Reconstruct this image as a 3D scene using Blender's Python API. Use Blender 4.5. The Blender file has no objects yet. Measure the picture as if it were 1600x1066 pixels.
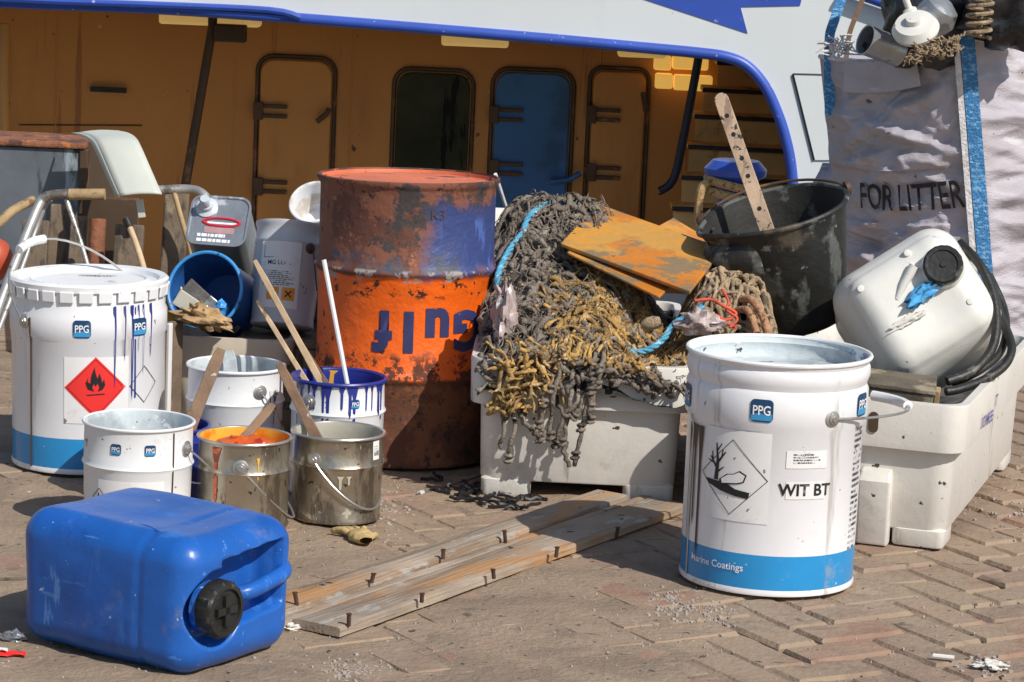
import bpy, bmesh, math, random
from mathutils import Vector, Matrix, Euler, noise
from math import sin, cos, pi, radians as R
random.seed(11)
scene = bpy.context.scene
COL = scene.collection

# ------------------------------------------------------------------ camera, sky, sun, exposure
FPX, TILT, ROLL, CH = 4400.0, R(9.4), R(2.6), 1.10
_f = Vector((0, cos(TILT), -sin(TILT))); _r0 = Vector((1, 0, 0)); _u0 = Vector((0, sin(TILT), cos(TILT)))
_r = _r0 * cos(ROLL) + _u0 * sin(ROLL); _u = _u0 * cos(ROLL) - _r0 * sin(ROLL)
CAM = Vector((0, 0, CH))
cd = bpy.data.cameras.new('camera'); cam = bpy.data.objects.new('camera', cd); COL.objects.link(cam)
cam.matrix_world = Matrix(((_r.x, _u.x, -_f.x, 0), (_r.y, _u.y, -_f.y, 0), (_r.z, _u.z, -_f.z, CH), (0, 0, 0, 1)))
cd.sensor_width = 36.0; cd.lens = FPX / 1600 * 36.0; cd.clip_start = 0.05; cd.clip_end = 2000
scene.camera = cam
SUN_AZ, SUN_EL = R(43), R(43)          # azimuth to the right of straight behind the camera
w = bpy.data.worlds.new('World'); scene.world = w; w.use_nodes = True
nt = w.node_tree; bg = nt.nodes['Background']; sk = nt.nodes.new('ShaderNodeTexSky'); sk.sky_type = 'NISHITA'
sk.sun_disc = False; sk.sun_elevation = SUN_EL; sk.sun_rotation = pi - SUN_AZ
nt.links.new(sk.outputs[0], bg.inputs[0]); bg.inputs[1].default_value = 0.10
ld = bpy.data.lights.new('sun', 'SUN'); ld.energy = 4.5; ld.angle = R(0.5); ld.color = (1.0, 0.95, 0.87)
sun = bpy.data.objects.new('sun', ld); COL.objects.link(sun)
_to = Vector((sin(SUN_AZ) * cos(SUN_EL), -cos(SUN_AZ) * cos(SUN_EL), sin(SUN_EL)))
sun.rotation_euler = (-_to).to_track_quat('-Z', 'Y').to_euler(); sun.location = _to * 30
scene.view_settings.view_transform = 'Standard'; scene.view_settings.look = 'None'
scene.view_settings.exposure = 0.0; scene.view_settings.gamma = 1.0
scene.render.engine = 'CYCLES'

def ray(px, py): return _f + _r * ((px - 800) / FPX) - _u * ((py - 533) / FPX)
def G(px, py, z=0.0):                  # a point of the photo on a level plane
    d = ray(px, py); return CAM + d * ((z - CH) / d.z)
def P(px, py, y):                      # a point of the photo at a distance
    d = ray(px, py); return CAM + d * (y / d.y)

# ------------------------------------------------------------------ materials
MATS = {}
def mat(name, base, rough=0.5, metal=0.0, var=0.12, vscale=5.0, layers=(), bump=0.0, bscale=40.0, bdet=4, coat=0.0,
        bstretch=(1, 1, 1), emit=None, spec=0.5, attr=None):
    """layers: dicts color, scale, lo, hi, stretch, detail, zone=(axis, lo, hi, soft), rough, amt"""
    m = bpy.data.materials.new(name); m.use_nodes = True; t = m.node_tree; N = t.nodes; L = t.links
    b = N['Principled BSDF']; b.inputs['Roughness'].default_value = rough; b.inputs['Metallic'].default_value = metal
    b.inputs['Coat Weight'].default_value = coat; b.inputs['Specular IOR Level'].default_value = spec
    tc = N.new('ShaderNodeTexCoord'); co = tc.outputs['Object']
    seed = random.random() * 50
    def nz(scale, stretch=(1, 1, 1), detail=4, rg=0.6, k=0.0):
        mp = N.new('ShaderNodeMapping'); L.new(co, mp.inputs[0]); mp.inputs['Scale'].default_value = stretch
        mp.inputs['Location'].default_value = (seed + k, seed * 1.7 + k, k)
        n = N.new('ShaderNodeTexNoise'); L.new(mp.outputs[0], n.inputs['Vector'])
        n.inputs['Scale'].default_value = scale; n.inputs['Detail'].default_value = detail; n.inputs['Roughness'].default_value = rg
        return n.outputs['Fac']
    def mr(v, a, c, o0=0.0, o1=1.0, smooth=True):
        n = N.new('ShaderNodeMapRange'); L.new(v, n.inputs[0])
        if smooth: n.interpolation_type = 'SMOOTHSTEP'
        n.inputs[1].default_value = a; n.inputs[2].default_value = c; n.inputs[3].default_value = o0; n.inputs[4].default_value = o1
        return n.outputs[0]
    def math_(op, a, c):
        n = N.new('ShaderNodeMath'); n.operation = op
        for i, v in enumerate((a, c)):
            if isinstance(v, (int, float)): n.inputs[i].default_value = v
            else: L.new(v, n.inputs[i])
        return n.outputs[0]
    def mixc(f, a, c, mode='MIX'):
        n = N.new('ShaderNodeMix'); n.data_type = 'RGBA'; n.blend_type = mode
        if isinstance(f, (int, float)): n.inputs[0].default_value = f
        else: L.new(f, n.inputs[0])
        for i, v in ((6, a), (7, c)):
            if isinstance(v, tuple): n.inputs[i].default_value = v if len(v) == 4 else (*v, 1)
            else: L.new(v, n.inputs[i])
        return n.outputs[2]
    col = tuple(base) + (1,)
    if attr:
        a = N.new('ShaderNodeAttribute'); a.attribute_name = attr
        col = mixc(a.outputs['Fac'], col, attr_col(base))
    v = mr(nz(vscale, detail=5), 0.3, 0.7, 1 - var * 1.6, 1 + var, False)
    cm = N.new('ShaderNodeCombineColor')
    for i in range(3): L.new(v, cm.inputs[i])
    col = mixc(1.0, col, cm.outputs[0], 'MULTIPLY')
    sep = None; rsock = None
    for k, ly in enumerate(layers):
        f = mr(nz(ly.get('scale', 8), ly.get('stretch', (1, 1, 1)), ly.get('detail', 5), ly.get('rg', 0.6), k * 7.3), ly.get('lo', .55), ly.get('hi', .62))
        for z in ([ly['zone']] if isinstance(ly.get('zone'), tuple) else ly.get('zone', [])):
            if sep is None:
                sep = N.new('ShaderNodeSeparateXYZ'); L.new(co, sep.inputs[0])
            ax, lo, hi, so = z
            s = math_('ADD', sep.outputs['xyz'.index(ax)], math_('MULTIPLY', math_('SUBTRACT', nz(14, k=3.1 * k), 0.5), so * 2.2))
            f = math_('MULTIPLY', f, math_('MULTIPLY', mr(s, lo - so * .4, lo + so * .4), mr(s, hi + so * .4, hi - so * .4)))
        if 'amt' in ly: f = math_('MULTIPLY', f, ly['amt'])
        col = mixc(f, col, tuple(ly['color']))
        if 'rough' in ly:
            n = N.new('ShaderNodeMix'); L.new(f, n.inputs[0]); n.inputs[3].default_value = ly['rough']
            if rsock is None: n.inputs[2].default_value = rough
            else: L.new(rsock, n.inputs[2])
            rsock = n.outputs[0]
    L.new(col, b.inputs['Base Color'])
    if rsock is not None: L.new(rsock, b.inputs['Roughness'])
    if bump:
        bp = N.new('ShaderNodeBump'); bp.inputs['Strength'].default_value = bump; bp.inputs['Distance'].default_value = 0.01
        L.new(nz(bscale, bstretch, bdet, 0.6, 1.3), bp.inputs['Height']); L.new(bp.outputs[0], b.inputs['Normal'])
    if emit:
        b.inputs['Emission Color'].default_value = (*emit[0], 1); b.inputs['Emission Strength'].default_value = emit[1]
    MATS[name] = m; return m
def attr_col(b): return (b[0] * 1.12, b[1] * 0.88, b[2] * 0.84, 1)
SP = lambda c, sc=60, lo=.68, hi=.71, **k: dict(color=c, scale=sc, lo=lo, hi=hi, detail=3, **k)
GR = (.09, .075, .06)
WHITE = mat('white_paint', (.78, .78, .80), .32, 0, .05, 4, [SP((.2, .19, .18), 45, .70, .73), dict(color=(.42, .40, .37), scale=7, lo=.60, hi=.80, amt=.55),
      dict(color=(.33, .29, .24), scale=9, stretch=(3, 3, .25), lo=.60, hi=.72, amt=.6), dict(color=(.10, .09, .085), scale=26, stretch=(1, 1, 2.2), lo=.685, hi=.70, detail=8, rg=.75), dict(color=(.40, .33, .25), scale=5, lo=.50, hi=.62, amt=.7, rg=.75, detail=8, zone=('z', -.1, .05, .05))], .09, 9, coat=.15)
WHITE_DRIP = mat('white_tin_paint', (.80, .81, .82), .3, 0, .05, 4, [SP((.2, .2, .2), 50, .70, .73), dict(color=(.42, .39, .34), scale=8, lo=.58, hi=.72, amt=.6, rg=.72, detail=8), dict(color=(.13, .12, .11), scale=30, lo=.68, hi=.70, detail=8, rg=.75)], .09, 10, coat=.15)
BAND = mat('blue_band_paint', (.02, .27, .60), .32, 0, .08, 6, [SP((.5, .55, .6), 55, .70, .73), dict(color=(.03, .12, .22), scale=9, lo=.58, hi=.70, amt=.6, rg=.75), dict(color=(.35, .33, .30), scale=7, lo=.58, hi=.66, amt=.5, rg=.8, detail=9)], .08, 14, coat=.2)
INNER = mat('dried_white_paint', (.60, .66, .68), .45, 0, .08, 8, [dict(color=(.06, .09, .32), scale=12, lo=.61, hi=.64, rg=.7), dict(color=(.28, .31, .33), scale=7, lo=.52, hi=.64, amt=.75), dict(color=(.80, .82, .83), scale=16, lo=.60, hi=.63), dict(color=(.05, .05, .06), scale=26, lo=.67, hi=.69)], .25, 30)
STEEL = mat('galvanised_wire', (.55, .54, .52), .38, .85, .15, 12, [dict(color=(.2, .15, .1), scale=20, lo=.6, hi=.7)])
TIN = mat('bare_tin', (.44, .39, .31), .30, .85, .16, 9, [dict(color=(.13, .095, .065), scale=10, stretch=(2, 2, .5), lo=.50, hi=.58, amt=.85, rough=.6, rg=.7, detail=8),
      dict(color=(.55, .50, .40), scale=16, lo=.64, hi=.68, rough=.7), SP((.10, .06, .04), 40, .66, .69), dict(color=(.5, .46, .38), scale=30, stretch=(1.5, 1.5, .4), lo=.63, hi=.66, rg=.7, rough=.7)], .3, 14)
TIN_RIM = mat('bright_tin_rim', (.62, .60, .55), .3, .8, .1, 12, [dict(color=(.25, .2, .15), scale=18, lo=.6, hi=.68)])
NAVY = mat('navy_paint', (.018, .03, .24), .38, 0, .15, 8, [SP((.2, .22, .4), 30, .70, .74)], .1, 20, coat=.2)
BLACK = mat('black_ink', (.012, .012, .014), .5, 0, .1)
PAPER = mat('label_paper', (.77, .755, .745), .55, 0, .04, 10, [dict(color=(.45, .42, .38), scale=14, lo=.56, hi=.70, amt=.5, rg=.75, detail=8), dict(color=(.2, .18, .16), scale=34, lo=.68, hi=.70)])
HAZRED = mat('hazard_red', (.80, .035, .03), .4, 0, .05, 10)
HAZORANGE = mat('hazard_orange', (.85, .33, .02), .45, 0, .06)
LOGONAVY = mat('logo_navy', (.01, .055, .14), .4, 0, .05)
LOGOBLUE = mat('logo_blue', (.04, .28, .55), .4, 0, .05)
LOGOWHITE = mat('logo_white', (.8, .82, .85), .4, 0, .03)
YELLOWP = mat('yellow_paint', (.80, .42, .05), .42, 0, .12, 10, [dict(color=(.7, .2, .01), scale=10, lo=.55, hi=.65)], .1, 20)
ORANGEP = mat('orange_paint', (.72, .11, .01), .35, 0, .2, 14, [dict(color=(.35, .03, .01), scale=18, lo=.52, hi=.6)], .3, 30)
GREYP = mat('grey_dried_paint', (.44, .42, .35), .5, 0, .1, 9, [dict(color=(.25, .23, .19), scale=9, lo=.58, hi=.66)], .1, 24)
WOODS = mat('stirring_wood', (.23, .14, .085), .7, 0, .25, 14, [dict(color=(.06, .035, .02), scale=18, stretch=(1, 1, .25), lo=.54, hi=.66), SP((.5, .45, .4), 40, .68, .71)], .2, 60)
WOODL = mat('pale_stick_wood', (.58, .42, .26), .65, 0, .18, 20, [dict(color=(.25, .16, .08), scale=20, stretch=(1, 1, .2), lo=.6, hi=.68)], .15, 60)
WOODSTAIN = mat('stained_stick_wood', (.50, .36, .25), .65, 0, .2, 12, [dict(color=(.03, .026, .02), scale=75, lo=.60, hi=.63, detail=5), dict(color=(.02, .018, .015), scale=20, lo=.62, hi=.64, detail=8, rg=.75), dict(color=(.28, .2, .14), scale=30, stretch=(2, 2, .3), lo=.55, hi=.65)], .2, 50)
PLANK = mat('weathered_plank', (.37, .295, .225), .75, 0, .2, 5, [dict(color=(.22, .14, .085), scale=7, stretch=(.35, 6, 6), lo=.54, hi=.66, detail=8, amt=.8), dict(color=(.48, .23, .07), scale=4, stretch=(.5, 2, 1), lo=.55, hi=.68, amt=.75),
      dict(color=(.42, .41, .38), scale=26, stretch=(.4, 1, 1), lo=.58, hi=.64, amt=.7), SP((.04, .03, .02), 30, .69, .72)], .5, 50, 6, bstretch=(.15, 3, 3))
RUSTBOLT = mat('rusty_bolt', (.09, .05, .03), .8, .4, .3, 60)
DRUMM = mat('rusty_drum_paint', (.82, .125, .006), .42, 0, .10, 6, [
      SP((.06, .025, .012), 34, .67, .69, rough=.85), dict(color=(.30, .075, .02), scale=12, lo=.66, hi=.69, rg=.75, detail=9, rough=.85, zone=('z', .15, .37, .02)),
      dict(color=(.10, .03, .013), scale=19, lo=.51, hi=.54, rg=.75, detail=9, zone=('z', .155, .205, .03), rough=.85), dict(color=(.04, .02, .012), scale=24, lo=.645, hi=.66, rg=.75, detail=9, zone=('z', .2, .36, .02)), dict(color=(.05, .022, .014), scale=30, lo=.55, hi=.58, rg=.75, zone=('z', .315, .36, .012)),
      dict(color=(.115, .042, .027), scale=5, lo=.0, hi=.02, zone=('z', .352, .60, .008), rough=.72),
      dict(color=(.215, .078, .046), scale=8, lo=.47, hi=.50, rg=.75, detail=9, zone=('z', .36, .60, .01), rough=.8),
      dict(color=(.05, .042, .042), scale=8, lo=.545, hi=.57, rg=.75, detail=9, zone=('z', .36, .60, .01), rough=.8), dict(color=(.035, .02, .015), scale=34, lo=.62, hi=.64, rg=.7, zone=('z', .36, .60, .01)), dict(color=(.32, .13, .07), scale=22, lo=.63, hi=.65, rg=.75, zone=('z', .36, .60, .01)),
      dict(color=(.035, .055, .18), scale=5, lo=.0, hi=.02, zone=[('z', .362, .485, .04), ('x', .045, .3, .04)], rough=.45),
      dict(color=(.07, .13, .38), scale=12, stretch=(2, 2, .5), lo=.52, hi=.58, zone=[('z', .362, .46, .03), ('x', .07, .3, .03)], rough=.4),
      dict(color=(.06, .065, .09), scale=11, lo=.45, hi=.55, zone=[('z', .362, .395, .012), ('x', -.2, .1, .04)], rough=.6),
      dict(color=(.34, .30, .28), scale=30, lo=.5, hi=.56, zone=('z', .345, .366, .006), rough=.8),
      dict(color=(.115, .042, .021), scale=5, lo=.0, hi=.02, zone=('z', -.1, .165, .010), rough=.8),
      dict(color=(.19, .07, .028), scale=10, lo=.50, hi=.55, rg=.75, detail=9, zone=('z', -.1, .16, .01), rough=.8),
      dict(color=(.045, .025, .018), scale=17, lo=.54, hi=.565, rg=.75, detail=9, zone=('z', -.1, .16, .01), rough=.85)], .4, 34, 8)
DRUMLID = mat('faded_orange_lid', (.68, .17, .075), .6, 0, .12, 8, [dict(color=(.05, .02, .012), scale=11, lo=.57, hi=.59, rg=.75, detail=8, stretch=(.6, 1.5, 1)), dict(color=(.25, .06, .03), scale=25, lo=.6, hi=.66)], .2, 30)
GULF = mat('faded_navy_lettering', (.03, .035, .12), .5, 0, .15, 20, [dict(color=(.3, .09, .02), scale=40, lo=.68, hi=.70, rg=.7)])
BOXP = mat('fish_box_plastic', (.68, .65, .60), .5, 0, .07, 4, [dict(color=(.36, .31, .26), scale=5, lo=.55, hi=.70, amt=.6, rg=.75, detail=8), SP((.06, .05, .04), 38, .69, .715),
      dict(color=(.25, .22, .19), scale=12, stretch=(2, 2, .3), lo=.64, hi=.72, amt=.6)], .12, 30)
BOXINK = mat('blue_marker_ink', (.06, .06, .30), .5)
BEIGE = mat('beige_tub_plastic', (.62, .55, .45), .5, 0, .08, 5, [SP((.1, .08, .06), 40, .67, .70), dict(color=(.35, .28, .2), scale=6, lo=.58, hi=.7, amt=.5)], .1, 25)
RUBBER = mat('black_rubber', (.018, .018, .016), .55, 0, .3, 8, [dict(color=(.10, .105, .095), scale=9, stretch=(1.4, 1.4, .8), lo=.52, hi=.60, rough=.75), dict(color=(.16, .16, .15), scale=30, lo=.62, hi=.66, rough=.8), dict(color=(.09, .07, .05), scale=6, lo=.6, hi=.68)], .35, 30)
RUBIN = mat('black_bucket_inside', (.02, .019, .017), .7, 0, .3, 10, [dict(color=(.09, .09, .085), scale=16, lo=.6, hi=.66)], .3, 30)
BLUEJ = mat('blue_polythene', (.014, .105, .42), .33, 0, .10, 7, [dict(color=(.05, .20, .62), scale=9, stretch=(2, 2, .6), lo=.58, hi=.70, amt=.6, rough=.5), dict(color=(.01, .05, .24), scale=6, lo=.6, hi=.72, amt=.5), SP((.35, .45, .65), 60, .70, .72), dict(color=(.08, .22, .55), scale=22, stretch=(.35, 3, 3), lo=.63, hi=.66, detail=7, amt=.7, rough=.6), dict(color=(.10, .26, .60), scale=13, stretch=(1.5, 1.5, .3), lo=.60, hi=.63, detail=7, rg=.7, amt=.7, rough=.55, zone=('z', -.08, .02, .04)), dict(color=(.17, .17, .20), scale=7, lo=.55, hi=.68, rg=.75, detail=8, amt=.45, rough=.7)], .22, 11, 6, spec=.4)
CAPB = mat('black_cap_plastic', (.018, .018, .017), .5, 0, .3, 20, [dict(color=(.10, .10, .09), scale=24, lo=.58, hi=.66)], .2, 50)
WHITEJ = mat('white_polythene', (.72, .71, .66), .42, 0, .05, 6, [dict(color=(.42, .40, .35), scale=7, lo=.58, hi=.72, amt=.5), SP((.1, .09, .07), 40, .71, .735)], .12, 18)
BLUEB = mat('blue_bucket_plastic', (.02, .10, .33), .4, 0, .1, 9, [dict(color=(.05, .2, .5), scale=12, lo=.6, hi=.68, amt=.5)], .08, 20)
BLUERIM = mat('blue_bucket_rim', (.05, .30, .70), .4, 0, .1, 30, [SP((.02, .08, .2), 50, .64, .68)])
CLOTH = mat('stained_tan_cloth', (.45, .30, .15), .85, 0, .25, 22, [dict(color=(.12, .07, .03), scale=24, lo=.55, hi=.65)], .6, 60)
BLUECLOTH = mat('blue_rag_cloth', (.08, .38, .72), .8, 0, .2, 30, [dict(color=(.01, .03, .1), scale=35, lo=.56, hi=.62), dict(color=(.6, .7, .8), scale=25, lo=.6, hi=.66)], .5, 60)
BRISTLE = mat('grey_bristle', (.11, .105, .10), .8, 0, .3, 20, [dict(color=(.3, .29, .27), scale=30, lo=.58, hi=.66)], .4, 70)
CANM = mat('thinner_can_tin', (.34, .37, .40), .38, .7, .12, 14, [dict(color=(.6, .63, .66), scale=18, lo=.6, hi=.66, rough=.5), dict(color=(.14, .13, .13), scale=11, lo=.6, hi=.7)], .12, 30)
SPOUT = mat('clear_spout_plastic', (.55, .60, .64), .3, 0, .08)
REDP = mat('red_print', (.65, .03, .06), .4, 0, .1)
PINKP = mat('worn_pink_print', (.45, .27, .28), .5, 0, .2, 20)
PAILG = mat('grey_white_pail', (.56, .57, .60), .42, 0, .08, 6, [SP((.08, .08, .08), 30, .68, .71), dict(color=(.28, .28, .3), scale=6, lo=.58, hi=.7, amt=.6)], .08, 20)
PRINT = mat('worn_black_print', (.06, .06, .065), .6, 0, .2, 20, [dict(color=(.6, .6, .6), scale=70, lo=.52, hi=.56)])
YLID = mat('yellow_lid', (.72, .42, .06), .45, 0, .1)
ORANGEBOARD = mat('orange_plywood', (.56, .195, .022), .6, 0, .12, 5, [dict(color=(.24, .17, .09), scale=9, stretch=(1, 1.6, 1), lo=.49, hi=.53, detail=9, rg=.72), dict(color=(.60, .30, .05), scale=5, lo=.55, hi=.62, amt=.8), SP((.05, .03, .015), 28, .68, .71)], .3, 40)
NETG = mat('grey_brown_twine', (.22, .18, .145), .85, 0, .35, 24, [dict(color=(.30, .26, .21), scale=30, lo=.55, hi=.65), dict(color=(.035, .03, .025), scale=34, lo=.56, hi=.62)], .6, 220)
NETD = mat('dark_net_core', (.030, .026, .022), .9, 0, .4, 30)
NETY = mat('golden_twine', (.50, .305, .10), .85, 0, .4, 24, [dict(color=(.20, .125, .055), scale=28, lo=.50, hi=.60), dict(color=(.60, .45, .24), scale=40, lo=.58, hi=.64)], .6, 220)
NETT = mat('tan_twine', (.40, .29, .18), .85, 0, .35, 30, [dict(color=(.12, .09, .06), scale=40, lo=.54, hi=.6)], .6, 220)
ROPEB = mat('sky_blue_rope', (.10, .38, .58), .7, 0, .2, 60, [dict(color=(.45, .62, .72), scale=60, lo=.58, hi=.66)], .5, 250)
ROPER = mat('red_twine', (.60, .085, .04), .7, 0, .25, 60)
ROPEP = mat('peach_braided_rope', (.52, .28, .15), .8, 0, .25, 80, [dict(color=(.2, .1, .05), scale=120, lo=.55, hi=.6)], .6, 250)
ROPEM = mat('manila_rope', (.50, .33, .15), .85, 0, .25, 60, [dict(color=(.2, .12, .05), scale=60, lo=.55, hi=.62)], .6, 180)
PLASTF = mat('pinkish_plastic_film', (.45, .36, .34), .4, 0, .15, 20, [dict(color=(.7, .66, .64), scale=30, lo=.58, hi=.63)], .7, 40)
HOSE = mat('black_hose_rubber', (.02, .02, .018), .5, 0, .3, 20, [dict(color=(.12, .11, .10), scale=24, lo=.6, hi=.68)], .2, 60)
CRATEW = mat('brown_old_case', (.13, .105, .075), .7, 0, .3, 12, [dict(color=(.30, .25, .17), scale=14, lo=.56, hi=.64)], .4, 40)
FIBC = mat('woven_bag_fabric', (.45, .42, .465), .5, 0, .06, 5, [dict(color=(.33, .295, .31), scale=3.5, lo=.48, hi=.60, amt=.45), dict(color=(.36, .32, .31), scale=5, stretch=(1, 1, 2.5), lo=.52, hi=.62, amt=.6), dict(color=(.58, .57, .60), scale=9, stretch=(.5, .5, 3), lo=.60, hi=.66, amt=.6),
      SP((.12, .10, .09), 22, .69, .73)], .35, 150, 4, bstretch=(.5, .5, 1.6))
WEB = mat('blue_webbing', (.045, .22, .50), .7, 0, .12, 20, [dict(color=(.20, .45, .72), scale=90, stretch=(1, 1, 2), lo=.52, hi=.58)], .7, 200)
FRAY = mat('frayed_white_fibre', (.70, .69, .70), .8, 0, .2, 60, [], .5, 150)
BLACKBAG = mat('black_bin_film', (.02, .021, .023), .33, 0, .2, 10, [], .8, 14)
SCRAPG = mat('scrap_grey_metal', (.36, .38, .40), .35, .6, .2, 10, [dict(color=(.12, .1, .09), scale=14, lo=.58, hi=.64)], .3, 20)
HULLW = mat('hull_white_paint', (.66, .69, .70), .4, 0, .03, 1.2, [SP((.15, .12, .1), 9, .735, .75), dict(color=(.50, .52, .52), scale=1.2, stretch=(2, 2, .3), lo=.6, hi=.75, amt=.4)], .03, 3)
HULLB = mat('hull_blue_paint', (.035, .085, .42), .38, 0, .08, 3, [SP((.35, .4, .6), 22, .68, .72)], .03, 9)
OCHRE = mat('ochre_bulkhead_paint', (.50, .235, .060), .5, 0, .07, .7, [dict(color=(.20, .07, .02), scale=2.2, stretch=(3, 3, .18), lo=.62, hi=.70, amt=.6, rg=.7), dict(color=(.30, .13, .03), scale=1.1, stretch=(1.5, 1.5, .4), lo=.56, hi=.72, amt=.5), SP((.09, .04, .02), 9, .715, .735), SP((.6, .4, .15), 12, .73, .745)], .06, 4)
OCHRED = mat('ochre_door_paint', (.53, .255, .070), .5, 0, .07, .9, [dict(color=(.30, .14, .04), scale=1.6, stretch=(1.5, 1.5, .4), lo=.56, hi=.7, amt=.5)], .05, 4)
RISER = mat('brightened_riser_paint', (.80, .47, .16), .5, 0, .12, 3, [dict(color=(.4, .2, .06), scale=5, lo=.56, hi=.68)])  # ochre lightened, light from above is put into the riser colour
DECKP = mat('bounce_deck_paint', (.60, .46, .28), .7, 0, .15, 2)  # unseen deck, made pale to bounce sunlight onto the bulkhead
DKSTEEL = mat('dark_brown_steel', (.075, .045, .025), .6, 0, .2, 3, [dict(color=(.2, .1, .05), scale=6, lo=.58, hi=.66)])
BLUEDOOR = mat('blue_door_paint', (.035, .15, .42), .35, 0, .12, 1.2, [dict(color=(.02, .06, .16), scale=1.6, lo=.5, hi=.62, amt=.7)], .05, 4)
GLASS = mat('dark_window_glass', (.035, .04, .022), .12, 0, .3, 2, [dict(color=(.006, .006, .006), scale=3, stretch=(2, 1, .4), lo=.58, hi=.62)])
LAMPY = mat('yellowed_lamp_case', (.80, .58, .22), .45, 0, .08, 4, [dict(color=(.4, .25, .08), scale=9, lo=.62, hi=.7)], emit=((.80, .52, .17), .35))
YPANEL = mat('glowing_yellow_panel', (.85, .55, .15), .45, 0, .08, 3, emit=((.85, .48, .10), .62))  # glow added in place of sunlight on the yellow panels
STAIRT = mat('brightened_tread_paint', (.75, .43, .14), .55, 0, .15, 3, [dict(color=(.1, .055, .02), scale=5, lo=.56, hi=.66)])  # tread colour raised to stand in for light in the stairwell
RAILB = mat('dark_blue_rail', (.02, .024, .05), .4, 0, .1)
GREYTANK = mat('drip_stained_steel', (.13, .15, .175), .55, .1, .15, 5, [dict(color=(.30, .36, .40), scale=9, stretch=(1.6, 1.6, .22), lo=.52, hi=.58), dict(color=(.045, .05, .055), scale=8, stretch=(1.4, 1.4, .3), lo=.56, hi=.62), dict(color=(.6, .62, .62), scale=15, stretch=(1.5, 1.5, .2), lo=.65, hi=.68)], .15, 20)
RUST = mat('flaking_rust', (.26, .10, .05), .85, 0, .3, 12, [dict(color=(.09, .04, .03), scale=18, lo=.52, hi=.58), dict(color=(.5, .17, .05), scale=26, lo=.6, hi=.65)], .5, 60)
OFFWHITE = mat('cream_gelcoat', (.56, .58, .52), .42, 0, .05, 6, [dict(color=(.42, .44, .40), scale=7, lo=.6, hi=.68, amt=.6)], .05, 20)
ALU = mat('scuffed_aluminium', (.50, .49, .47), .42, .55, .15, 20, [dict(color=(.2, .17, .14), scale=18, lo=.56, hi=.66)])
OLDWOOD = mat('grey_brown_plank', (.17, .125, .085), .8, 0, .25, 8, [dict(color=(.065, .05, .035), scale=8, stretch=(4, 4, .4), lo=.52, hi=.62), dict(color=(.26, .22, .13), scale=11, stretch=(2, 2, .6), lo=.60, hi=.68)], .4, 40)
TANWOOD = mat('tan_grip_wood', (.42, .29, .15), .7, 0, .2, 14, [dict(color=(.16, .1, .05), scale=18, lo=.58, hi=.66)], .3, 60)
REDBUOY = mat('dull_red_plastic', (.42, .07, .03), .5, 0, .15)
BRICK = mat('clay_paver', (.275, .195, .142), .88, 0, .16, 14, [dict(color=(.315, .235, .163), scale=3.4, lo=.40, hi=.58, amt=.9, rg=.75), dict(color=(.14, .105, .08), scale=16, stretch=(.7, 1.4, 1), lo=.60, hi=.65, rg=.75, detail=8), dict(color=(.20, .155, .12), scale=9, stretch=(.6, 1.6, 1), lo=.60, hi=.66, amt=.6), SP((.06, .05, .04), 46, .68, .71), SP((.6, .55, .5), 70, .72, .74)], .5, 70, 6, attr='tint')
DIRT = mat('sandy_joint_dirt', (.305, .225, .157), .95, 0, .16, 6, [dict(color=(.11, .085, .065), scale=13, lo=.61, hi=.66, rg=.75, detail=8), dict(color=(.22, .165, .12), scale=8, lo=.50, hi=.62, amt=.7), SP((.05, .042, .034), 50, .66, .70), SP((.6, .55, .48), 65, .71, .74)], .6, 90, 6)
CONC = mat('quay_concrete', (.26, .23, .20), .9, 0, .15, 3, [], .4, 40)
WATER = mat('harbour_water', (.02, .035, .035), .08, 0, .1, 1, [], .3, 3)
CHIPS = mat('pale_grit', (.42, .37, .33), .9, 0, .2, 60)
GLOVE = mat('dirty_yellow_glove', (.50, .36, .16), .85, 0, .2, 30, [dict(color=(.3, .19, .08), scale=30, lo=.58, hi=.66)], .4, 80)
PAPERL = mat('paper_litter', (.68, .65, .60), .8, 0, .08)

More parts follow.
